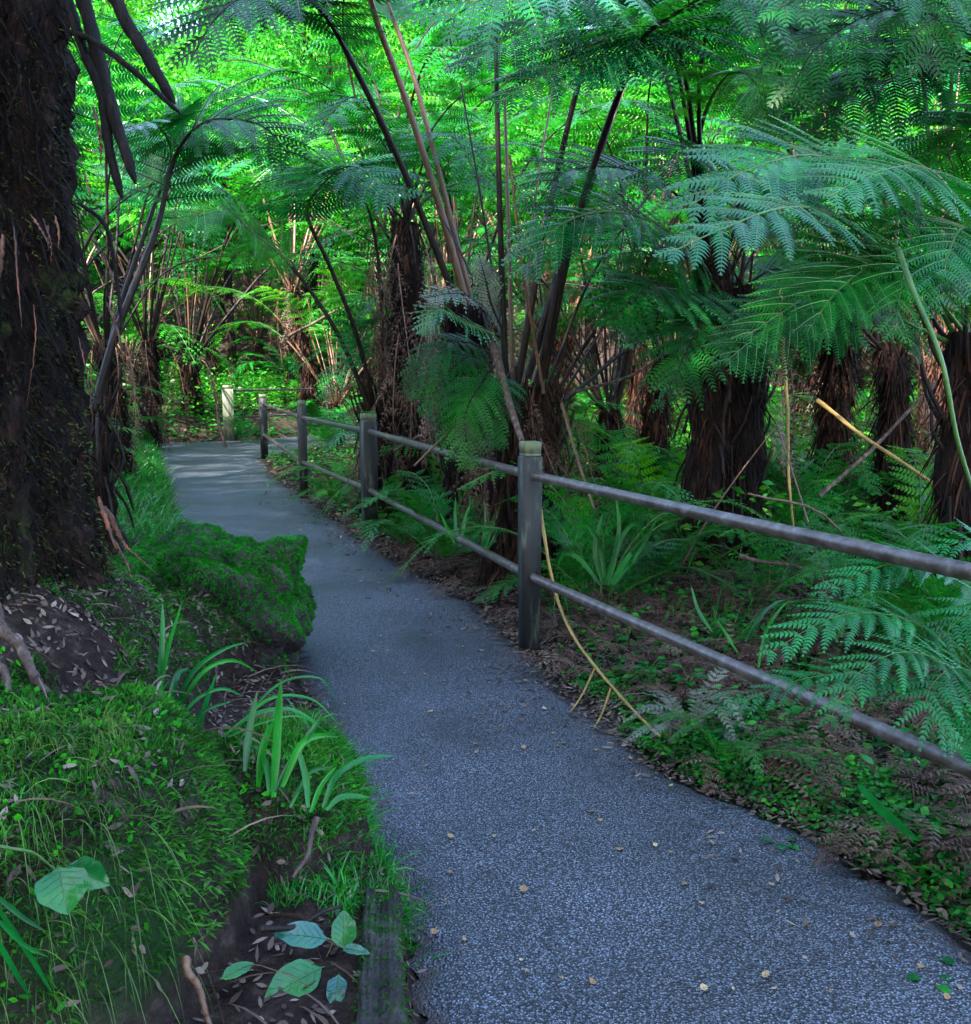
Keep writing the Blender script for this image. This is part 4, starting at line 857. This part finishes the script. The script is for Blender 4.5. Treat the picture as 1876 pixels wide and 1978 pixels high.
q_ = f; f = MB(); x, y = scat(5000, -1.2, -.28, 1.6, 3.3, lambda x, y: (xL(y)-x > .1) & (H(x, y) > .2) & (noise2(x, y, 3.4) > .0)); k = len(x); nr = Hn(x, y)
blades(f, np.stack([x, y, H(x, y)], 1), nr*.8+np.array((.3, -.5, .3))+rng.normal(0, .35, (k, 3)), rng.uniform(.08, .24, k), rng.uniform(.0012, .003, k), 1.3*rng.uniform(.6, 1.4, k), 5)
stuff(f, 'draped_grass', ['drygrass'], 'thin pale grass strands draped over the mossy mound', 'grass'); f = q_
stuff(f, 'verge_grass', ['grass'], 'fine grass tufts along the left kerb and behind the fence', 'grass')

# ================================================================== ROCKS
def rock(name, label, c, half, rz, seed, moss_top=True, tilt=0, mossn=16000, cat='rock', mm='moss2'):
    r = np.random.default_rng(seed); N_ = 26
    u = np.linspace(-1, 1, N_); Vs = []; Qs = []; off = 0
    for ax in range(3):
        for sg in (-1, 1):
            A, B = np.meshgrid(u, u); Pp = np.zeros((N_, N_, 3)); Pp[..., ax] = sg; Pp[..., (ax+1) % 3] = A; Pp[..., (ax+2) % 3] = B*(sg)
            Vs.append(Pp.reshape(-1, 3)); i = np.arange(N_-1)[:, None]*N_+np.arange(N_-1)[None]; Qs.append(np.stack([i, i+1, i+N_+1, i+N_], -1).reshape(-1, 4)+off); off += N_*N_
    V = np.concatenate(Vs); L = (np.abs(V)**11).sum(1)**(1/11); V = V/L[:, None]
    nz = .10*np.sin(V[:, 0]*3.1+seed)*np.sin(V[:, 1]*2.7+seed*2)+.09*np.sin(V[:, 2]*6+V[:, 0]*5+seed)+.05*np.sin(V[:, 1]*11+V[:, 2]*9)+.03*np.sin(V[:, 0]*23+V[:, 2]*17)+.02*np.sin(V[:, 1]*37+V[:, 0]*31+V[:, 2]*29)
    V = V*(1+nz)[:, None]*np.array(half)
    ct, st = math.cos(tilt), math.sin(tilt); V = np.stack([V[:, 0]*ct-V[:, 2]*st, V[:, 1], V[:, 0]*st+V[:, 2]*ct], 1)
    cz, sz = math.cos(rz), math.sin(rz); V = np.stack([V[:, 0]*cz-V[:, 1]*sz, V[:, 0]*sz+V[:, 1]*cz, V[:, 2]], 1)
    o = thing(name, label, cat, tuple(c)); mb = MB(); Q = np.concatenate(Qs); mb.add(V+np.array(c), Q); b = mb.obj('stone', ['stone'], o)
    fi = r.integers(len(Q), size=mossn); w4 = r.dirichlet((1, 1, 1, 1), mossn); q = V[Q[fi]]; B = (q*w4[..., None]).sum(1)
    nr = unit(np.cross(q[:, 1]-q[:, 0], q[:, 3]-q[:, 0])); nr *= np.sign((nr*B).sum(1))[:, None]
    keep = nr[:, 2]+.62*B[:, 2]/half[2]+.3*noise2(B[:, 0]*9, B[:, 1]*9+B[:, 2]*7, 1) > .08+.1*r.normal(size=mossn)
    B, nr = B[keep], nr[keep]; k = len(B); f = MB()
    blades(f, B+np.array(c), nr+rng.normal(0, .5, (k, 3)), rng.uniform(.009, .026, k), rng.uniform(.003, .006, k), .5, 2, shape='leaf', rnd=np.clip(.4+.35*noise2(B[:, 0]*14, B[:, 1]*14+B[:, 2]*9, 1)+rng.normal(0, .18, k), 0, 1)); q = f.obj('moss', [mm], o, smooth=False); q['kind'] = 'stuff'
    return o
rock('mossy_rock', 'square-ended rock thickly covered in bright moss jutting into the path', (-1.36, 4.90, .24), (.42, .36, .36), .08, 3, mossn=190000)
rock('mossy_rock', 'flat mossy stone slab lying behind the square-ended rock', (-1.66, 5.78, .42), (.26, .10, .06), -.05, 8, mossn=32000)
kb = g(-.35, 2.2)
# kerb block by the dirt ledge
rock('kerb_stone', 'dark mossy-sided kerb block at the bottom edge of the path', (-.235, 2.05, .035), (.05, .36, .095), .10, 5, mossn=2500, cat='kerb', mm='moss')

# ================================================================== SWORD-LEAVED PLANTS
def sword(name, label, base, blist, m='iris', cat='plant', w=.016, group=None):
    o = thing(name, label, cat, tuple(base), group)
    for pts, wd in blist:
        C = spline(pts, 16); T = unit(np.gradient(C, axis=0)); vw = unit(np.array((0, 0, EYE))-C); sd_ = unit(np.cross(T, vw+rng.normal(0, .35, 3)))
        ww = wd*np.interp(np.linspace(0, 1, 16), [0, .35, .75, .93, 1], [.55, 1, .8, .35, .02]); nn = np.cross(sd_, T)
        V = np.stack([C-sd_*ww[:, None]+nn*(ww*.35)[:, None], C, C+sd_*ww[:, None]+nn*(ww*.35)[:, None]], 1)
        i = (np.arange(15)*3)[:, None]+np.arange(2)[None]; b = MB(); b.add(V, np.stack([i, i+1, i+4, i+3], -1), rnd=rng.random()); b.obj('blade', [m], o)
    return o
def blade_px(l, Y): return [P(x, y, Y+.03*k) for k, (x, y) in enumerate(l)]
b0 = P(325, 1440, 3.25)
sword('sword_leaved_plant', 'small iris-like clump with upright blades in front of the mossy rock', b0, [
 (blade_px([(305,1345),(312,1260),(314,1165)], 2.95), .010), (blade_px([(308,1345),(325,1250),(352,1160)], 2.95), .007), (blade_px([(320,1400),(335,1330),(345,1300),(365,1290)], 2.95), .012),
 (blade_px([(330,1390),(370,1300),(430,1255),(480,1240)], 2.95), .008), (blade_px([(335,1385),(390,1300),(450,1275),(500,1300)], 2.95), .007), (blade_px([(375,1440),(392,1370),(418,1300)], 2.85), .012),
 (blade_px([(340,1400),(380,1350),(430,1330),(470,1345)], 2.85), .006), (blade_px([(350,1410),(400,1370),(450,1355)], 2.85), .006), (blade_px([(320,1410),(300,1360),(330,1310)], 2.95), .007), (blade_px([(365,1430),(350,1390),(340,1370)], 2.85), .008)])
sword('sword_leaved_plant', 'taller iris-like clump with broad bright blades at the kerb beside the path', P(540, 1520, 2.5), [
 (blade_px([(528,1540),(533,1440),(543,1310)], 2.48), .013), (blade_px([(473,1490),(480,1420),(497,1335)], 2.5), .010), (blade_px([(530,1530),(570,1460),(625,1378)], 2.48), .009),
 (blade_px([(500,1520),(510,1440),(530,1390)], 2.5), .012), (blade_px([(545,1520),(580,1440),(620,1420),(655,1424)], 2.48), .010), (blade_px([(520,1530),(515,1480),(500,1445),(478,1440)], 2.48), .009),
 (blade_px([(595,1560),(590,1500),(570,1430)], 2.46), .009), (blade_px([(600,1570),(620,1520),(650,1480)], 2.46), .007), (blade_px([(625,1560),(650,1500),(700,1468),(765,1459)], 2.46), .009),
 (blade_px([(630,1565),(660,1540),(715,1540)], 2.46), .008), (blade_px([(560,1560),(580,1520),(600,1490),(645,1480)], 2.48), .007), (blade_px([(435,1420),(490,1380),(560,1370),(620,1400)], 2.7), .006),
 (blade_px([(440,1425),(500,1400),(580,1385),(650,1430)], 2.7), .006), (blade_px([(450,1415),(520,1350),(600,1350),(655,1400)], 2.75), .005), (blade_px([(460,1400),(540,1320),(620,1310),(650,1360)], 2.8), .004)])
sword('sword_leaved_plant', 'upright grassy clump behind the lower rail between the two nearest posts', P(920, 1060, 6.4), [
 (blade_px([(935,1065),(955,1000),(985,935)], 6.3), .016), (blade_px([(925,1065),(915,1000),(905,950)], 6.3), .014), (blade_px([(930,1065),(940,1010),(935,960)], 6.3), .015), (blade_px([(885,1055),(878,1000),(880,960)], 6.3), .014),
 (blade_px([(890,1055),(900,1000),(915,965)], 6.3), .013), (blade_px([(940,1065),(975,1010),(1000,995)], 6.3), .013), (blade_px([(880,1050),(860,1010),(850,990)], 6.3), .012)])
sword('broad_bladed_plant', 'plant with broad arching dark blades just right of the near fence post', P(1170, 1120, 5.2), [
 (blade_px([(1170,1130),(1160,1060),(1130,1010),(1105,1060)], 5.1), .015), (blade_px([(1175,1130),(1200,1040),(1230,1010),(1250,1060)], 5.1), .013), (blade_px([(1165,1130),(1150,1060),(1165,990)], 5.1), .015),
 (blade_px([(1180,1130),(1220,1070),(1215,1110)], 5.0), .016), (blade_px([(1170,1130),(1195,1030),(1190,955)], 5.1), .013), (blade_px([(1160,1130),(1120,1080),(1090,1070),(1075,1100)], 5.0), .013), (blade_px([(1185,1130),(1240,1060),(1270,1000)], 5.1), .014)], m='dark')
sword('grass_blades', 'single pair of grass blades arching above the middle of the lower rail', P(1480, 1290, 4.0), [
 (blade_px([(1465,1290),(1480,1220),(1505,1180),(1525,1160)], 3.9), .008), (blade_px([(1440,1240),(1470,1190),(1500,1165),(1520,1158)], 3.9), .008), (blade_px([(1375,1220),(1350,1180),(1335,1130)], 3.9), .008), (blade_px([(1425,1260),(1400,1220),(1385,1195)], 3.8), .006)])
sword('strap_leaf', 'single wet dark green strap leaf lying on the verge at lower right', P(1760, 1620, 2.5), [(blade_px([(1660,1515),(1700,1560),(1740,1595),(1775,1625)], 2.45), .013)], m='teal')
# ================================================================== GROUND FERNS by the path
for (x, y, Yd, kd, nf, sc, lb) in [
  (1340,1440,3.75,'small_g',16,.42,'pale grey-green withered little fern at the path edge below the lower rail'),
  (1400,1480,3.45,'small_n',9,.40,'dark little fern right of the pale withered fern at the path edge'),
  (1150,1000,5.9,'small_n',14,1.25,'dark green fern clump just right of the near fence post'),
  (860,960,7.4,'small_n',13,1.1,'green fern arching under the upper rail between the two nearest posts'),
  (800,1000,8.0,'small_n',9,.8,'small fern at the foot of the second post'),
  (670,930,10.6,'small_b',11,.9,'bright fern leaning against the rail beside the third post'),
  (625,840,18.6,'small_n',12,1.6,'dark fern between the fourth post and the far fence'),
  (550,820,26.0,'small_b',12,1.7,'bright fern under the far fence rails'),
  (1270,760,8.0,'small_b',12,1.5,'layered bluish fern below the dark crowd of stalks'),
  (1700,1000,4.9,'small_n',11,1.1,'fern in the hollow behind the upper rail on the right'),
  (1850,1060,4.2,'small_n',12,1.1,'dense fern under the upper rail at the right edge'),
  (1560,900,7.6,'small_n',11,1.3,'fern on the dark floor right of the thick trunk'),
  (1790,820,6.2,'small_b',12,1.2,'light green fern among sticks on the right'),
  (1480,700,9.6,'arch_f',8,.55,'bright fern lit beyond the thick trunk'),
  (1350,740,8.8,'arch_t',8,.5,'bluish fern with level fronds left of the thick trunk'),
  (1660,720,8.8,'arch_t',9,.6,'pale bluish fern right of the dark trunk base'),
  (470,860,20.8,'small_n',9,1.1,'dark fern at the foot of the pale far post'),
  (1120,900,7.2,'small_b',9,.9,'light fern low behind the near post')]:
    p = P(x, y, Yd); q = fern_plant(p[0], Yd, kd, None, nf, lb, None, scale=sc, cat='fern', name='ground_fern')
# random ground ferns filling the floor on the right and left
gp_ = []
while len(gp_) < 120:
    y = rng.uniform(3.4, 24); x = rng.uniform(-.6*y, .6*y)
    if float(xL(y))-1.0 < x < float(xR(y))+(.9 if y > 6 else 1.25): continue
    if x < 0 and y < 9: continue
    if -.34 < x/y < -.13 and y < 27: continue
    if any((x-a)**2+(y-b)**2 < .75**2 for a, b in gp_): continue
    gp_.append((x, y))
for x, y in gp_: fern_plant(x, y, ['small_n', 'small_b', 'arch_n', 'arch_f'][int(rng.integers(4))] if y > 9 else 'small_n', None, int(rng.integers(6, 10)), 'low fern on the forest floor among the trunks', 'low ferns on the forest floor', scale=rng.uniform(.9, 1.6) if False else (rng.uniform(.45, .7) if y > 9 else (1.1 if y > 6 else .7)), cat='fern', name='ground_fern')

# ================================================================== STICKS
def stick(name, label, pts, r, m, cat='stick', extra=()):
    o = thing(name, label, cat, tuple(P(*pts[0])))
    s = MB(); q = spline([P(*p) for p in pts], 60); tq = np.linspace(0, 1, 60)[:, None]; q = q+r*.5*np.sin(tq*np.array((9., 13, 11))+rng.uniform(0, 6, 3))+rng.normal(0, r*.04, q.shape); tube(s, q, r*np.linspace(1.15, .6, 60)*(1+.08*np.sin(tq[:, 0]*40)), 8, jit=.07)
    for ex in extra: e_ = spline([P(*p) for p in ex], 12); tube(s, e_, np.linspace(r*.6, r*.3, 12), 6)
    s.obj('stem', [m], o); return o
stick('fallen_stick', 'long pale grey stick leaning diagonally on the right side', [(1585,960,5.6),(1700,850,5.7),(1820,730,5.8),(1900,640,5.8)], .011, 'twig')
stick('fallen_stick', 'yellow-orange dead stalk slanting down to the right edge', [(1580,775,5.8),(1700,865,5.4),(1880,980,5.0)], .011, 'twigy')
stick('fallen_stick', 'thin upright yellow stem right of the thick trunk', [(1508,560,6.4),(1520,800,6.4),(1532,1020,6.3)], .012, 'twigy')
stick('trailing_stem', 'reddish stem trailing from behind the near post down to the path edge', [(1030,880,5.35),(1045,1000,5.25),(1068,1120,5.05),(1100,1210,4.75),(1150,1290,4.4),(1215,1365,4.0),(1275,1420,3.7)], .009, 'twigy', extra=[[(1150,1290,4.4),(1120,1350,4.2),(1085,1395,4.05)], [(1180,1330,4.2),(1160,1385,4.0),(1130,1430,3.85)]])
stick('fallen_stick', 'dark stick lying level behind the upper rail', [(1430,1075,5.2),(1520,1092,5.1),(1620,1103,5.0)], .011, 'twig')
stick('fallen_stick', 'dark slanting pole behind the middle of the upper rail', [(1080,780,8.3),(1180,700,8.6),(1330,600,9.0)], .018, 'stalk')
for j_, (lb, pp, r_) in enumerate([('broken branch sloping behind the far fence', [(560,650,19),(620,615,18),(740,560,17)], .025), ('straw coloured stick propped before the splayed fern', [(436,868,19.5),(415,770,19.5),(405,700,19.5)], .03), ('pale dead stalk lying low right of the second post', [(760,870,8.6),(860,820,8.8),(960,800,9)], .012), ('reddish stalk lying right of the mossy-topped post', [(740,840,9),(830,860,8.6),(900,905,8.2)], .012)]):
    stick('fallen_stick', lb, pp, r_, 'twig')
for i in range(46):
    y_ = rng.uniform(4.6, 12); x_ = float(xR(y_))+rng.uniform(.8, 5.0); z_ = g(x_, y_); o = link('fallen_stalk', BARE[int(rng.integers(4))]); o.location = (x_, y_, z_-.05)
    o.rotation_euler = (rng.normal()*.25, rng.choice([.1, .5, 1.0, 1.25])+rng.normal()*.15, rng.uniform(0, 6.28)); k_s = rng.uniform(.45, .95); o.scale = (k_s*.8, k_s*.8, k_s)
    tag(o, 'thin dead fern stalk leaning in the undergrowth behind the fence', 'dead stalk', 'dead stalks leaning behind the fence')
stick('driftwood_stick', 'thick weathered grey branch leaning at the left edge below the trunk', [(-40,1150,2.9),(20,1225,2.85),(62,1300,2.8),(90,1340,2.78)], .020, 'twig')
stick('driftwood_stick', 'thin brown branch lying left of the grey one at the left edge', [(-20,1270,2.8),(10,1300,2.75),(22,1380,2.7)], .012, 'twig')
stick('fallen_stick', 'short peeled stick standing in the litter above the green leaves', [(612,1580,2.5),(595,1640,2.42),(568,1700,2.36)], .008, 'twig')
stick('fallen_stick', 'crooked dark twig above the fallen green leaves', [(500,1795,2.12),(560,1792,2.15),(610,1770,2.2),(665,1745,2.25)], .007, 'stalk')
stick('fallen_stick', 'brown stick standing at the bottom left of the ledge', [(360,1850,1.95),(385,1920,1.9),(415,2000,1.86)], .008, 'stalkb')
def gpt(x, y, z): return G(x, y, z)
# ================================================================== BIG GREEN LEAVES
def bigleaf(name, label, base, tip, wid, m='bleaf', mould=.10, upw=.9, group=None, normal=None, cat='leaf', rnd=None):
    base, tip = P(*base), P(*tip); c = (base+tip)/2; size = float(np.linalg.norm(tip-base)); ax_ = (tip-base)/size; nn_ = unit(unit(np.array((0, 0, EYE))-c)+np.array((0, 0, upw))); nn_ = unit(nn_-ax_*np.dot(nn_, ax_)); Mx = np.stack([ax_, np.cross(nn_, ax_), nn_], 1)
    n1_, n2_ = 15, 9; t = np.linspace(0, 1, n1_); s = np.linspace(-1, 1, n2_)
    w_ = np.interp(t, [0, .04, .2, .42, .7, .9, 1], [.03, .35, .82, 1, .78, .32, .0]); rag = 1+.05*np.sin(t*70)
    X = (t[:, None]-.5)*size+0*s; Yy = s[None]*wid*.5*w_[:, None]*rag[:, None]; Zz = mould*wid*np.abs(s)[None]*w_[:, None]+.05*size*np.sin(t*3.1)[:, None]+.012*size*np.sin(t[:, None]*22+np.abs(s)*3)*np.abs(s)
    V = np.stack([X+.06*size*np.abs(s)[None], Yy, Zz], -1).reshape(-1, 3)
    V = V @ Mx.T
    o = thing(name, label, cat, tuple(c), group); i = np.arange(n1_-1)[:, None]*n2_+np.arange(n2_-1)[None]; b = MB(); b.add(V+np.array(c), np.stack([i, i+1, i+n2_+1, i+n2_], -1), rnd=rng.random() if rnd is None else rnd); b.obj('leaf_blade', [m], o)
    r = MB(); mid = np.stack([(t-.5)*size, 0*t, .05*size*np.sin(t*3.1)+.0012], 1) @ Mx.T + np.array(c); tube(r, mid, np.linspace(.0011, .0004, n1_), 4)
    for k in range(2, 12, 2):
        for sg in (-1, 1):
            j = (n2_-1)//2; a_ = V.reshape(n1_, n2_, 3)[k, j]; b_ = V.reshape(n1_, n2_, 3)[min(k+2, n1_-1), j+sg*3]; q = np.array([a_, (a_+b_)/2, b_])+np.array(c)+np.array((0, 0, .0012)); tube(r, q, .00035, 3, cap=False)
    r.obj('vein', ['stalkg'], o); return o
for ba, ti, W_, mm, rd, lb in [
  ((636,1815,2.16), (534,1805,2.14), .068, 'gleaf2', .1, 'grey-green fallen leaf lying left of the twig fork on the ledge'), ((665,1838,2.16), (664,1762,2.22), .062, 'gleaf', .9, 'bright green fallen leaf standing up above the twig fork'),
  ((626,1868,2.08), (516,1930,2.0), .088, 'gleaf', .4, 'largest glossy fallen leaf at the bottom of the ledge'), ((424,1893,2.0), (488,1862,2.06), .034, 'gleaf', .4, 'small narrow green fallen leaf left of the others on the ledge'),
  ((658,1830,2.12), (712,1842,2.1), .026, 'gleaf2', .2, 'pale small leaf tucked under the twig fork'), ((655,1880,2.06), (645,1950,1.98), .046, 'gleaf2', .1, 'torn pale green leaf right of the largest fallen leaf')]:
    bigleaf('green_leaf', lb, ba, ti, W_, mm, rnd=rd)
stick('forked_twig', 'pale forked twig joining the fallen green leaves', [tuple((735,1835,2.25)), (680,1825,2.22), (645,1818,2.2)], .003, 'twigy', 'twig', extra=[[(645,1818,2.2),(620,1808,2.21),(600,1812,2.21)], [(645,1818,2.2),(630,1850,2.17)]])
bigleaf('green_leaf', 'large heart-shaped leaf hanging over the mossy mound at the lower left', (112,1672,1.74), (130,1762,1.68), .096, 'gleaf', upw=.1, rnd=.5)
bigleaf('green_leaf', 'round leaf half behind the large hanging leaf at the lower left', (128,1672,1.78), (208,1708,1.76), .062, 'gleaf', upw=.1, rnd=.2)
stick('arching_stem', 'green arching leaf stem entering from the lower left edge', [(-30,1635,1.78),(40,1640,1.8),(90,1665,1.83),(120,1690,1.85)], .0035, 'stalkg', 'stem')
sword('grass_blades', 'dark grass blades curling down at the bottom left corner', P(10, 1800, 1.75), [(blade_px([(-20,1730),(20,1790),(60,1850),(105,1925)], 1.7), .005), (blade_px([(-20,1720),(40,1770),(90,1800)], 1.72), .005), (blade_px([(-20,1790),(20,1860),(60,1930)], 1.68), .005), (blade_px([(-20,1760),(40,1820),(95,1850)], 1.7), .004)])

# broad-leaved seedlings near the path
def seedling(label, x, y, nl, sz, group=None, ht=.08, m='bleaf'):
    z0 = g(x, y); o = thing('seedling', label, 'plant', (x, y, z0), group); s = MB(); f = MB(); 
    for i in range(nl):
        a = i*2.4+rng.normal()*.3; hh = ht*rng.uniform(.5, 1.1); e_ = np.array((x+math.cos(a)*sz*.6, y+math.sin(a)*sz*.6, z0+hh)); tube(s, spline([(x, y, z0), (x+math.cos(a)*sz*.15, y+math.sin(a)*sz*.15, z0+hh*.7), e_], 6), .0015, 4)
        D = np.array([(math.cos(a), math.sin(a), .15)]); blades(f, e_[None], D, sz*rng.uniform(.8, 1.2), sz*.75, .3, 6, shape='ovate', side=np.array([(-math.sin(a), math.cos(a), 0)]), fold=.12)
    s.obj('stem', ['stalkg'], o); f.obj('leaves', [m], o); return o
for (x, y, nl, sz, ht, lb) in [(712,1040,9,.07,.16,'green leafy seedling at the foot of the second post'), (1255,1330,10,.055,.14,'leafy bluish seedling behind the lower rail near the trailing stem'), (1330,1350,12,.055,.13,'cluster of round blue-green leaves under the middle of the lower rail'),
      (1510,1600,6,.045,.04,'round-leaved seedling at the right edge of the path'), (1800,1860,6,.04,.04,'four-leaved seedling at the far lower right path edge'), (910,1130,6,.05,.06,'small seedling in the litter left of the near post'), (1870,1840,5,.045,.04,'seedling touching the lower right border of the view'),
      (960,1150,5,.04,.05,'tiny seedling close to the near post'), (1320,1110,10,.06,.2,'leafy seedling on the dead frond heap right of the near post')]:
    p = G(x, y, .05); seedling(lb, p[0], p[1], nl, sz, None, ht)
for i in range(26):
    y = rng.uniform(3, 9); x = float(xR(y))+rng.uniform(.15, 1.6); seedling('little broad-leaved seedling in the ground cover behind the fence', x, y, int(rng.integers(4, 9)), rng.uniform(.03, .055), 'seedlings in the ground cover behind the fence', .1)

# ================================================================== FALLEN LEAVES on the path (counted)
LV = []
for v in range(6):
    b = MB(); n1_, n2_ = 7, 5; t = np.linspace(0, 1, n1_); s = np.linspace(-1, 1, n2_); w_ = np.interp(t, [0, .15, .5, .85, 1], [.1, .7, 1, .6, .05])
    X = (t[:, None]-.5)+0*s; Yy = s[None]*(.28+.06*v)*w_[:, None]; Zz = .16*np.abs(s)[None]*w_[:, None]*(1 if v % 2 else -.7)+.10*np.sin(t*3.1+v)[:, None]+.06*rng.normal(size=(n1_, n2_))*.4+.1
    i = np.arange(n1_-1)[:, None]*n2_+np.arange(n2_-1)[None]; b.add(np.stack([X, Yy, Zz], -1), np.stack([i, i+1, i+n2_+1, i+n2_], -1)); LV.append(b.mesh('fallen_leaf', ['fleaf']))
cnt = 0
while cnt < 150:
    y = 1.9+rng.random()**1.5*10; x = rng.uniform(float(xL(y))+.05, float(xR(y)))
    o = link('fallen_leaf', LV[int(rng.integers(6))]); o.location = (x, y, .014); o.rotation_euler = (rng.normal()*.15, rng.normal()*.15, rng.uniform(0, 6.28)); s = rng.uniform(.009, .023)*(1+.04*y); o.scale = (s, s*rng.uniform(.7, 1.1), s*.7)
    tag(o, 'tiny tan fallen leaf lying on the grey path', 'fallen leaf', 'small fallen leaves on the path'); cnt += 1
for o in ROOTS:
    if '_o' in o: del o['_o']
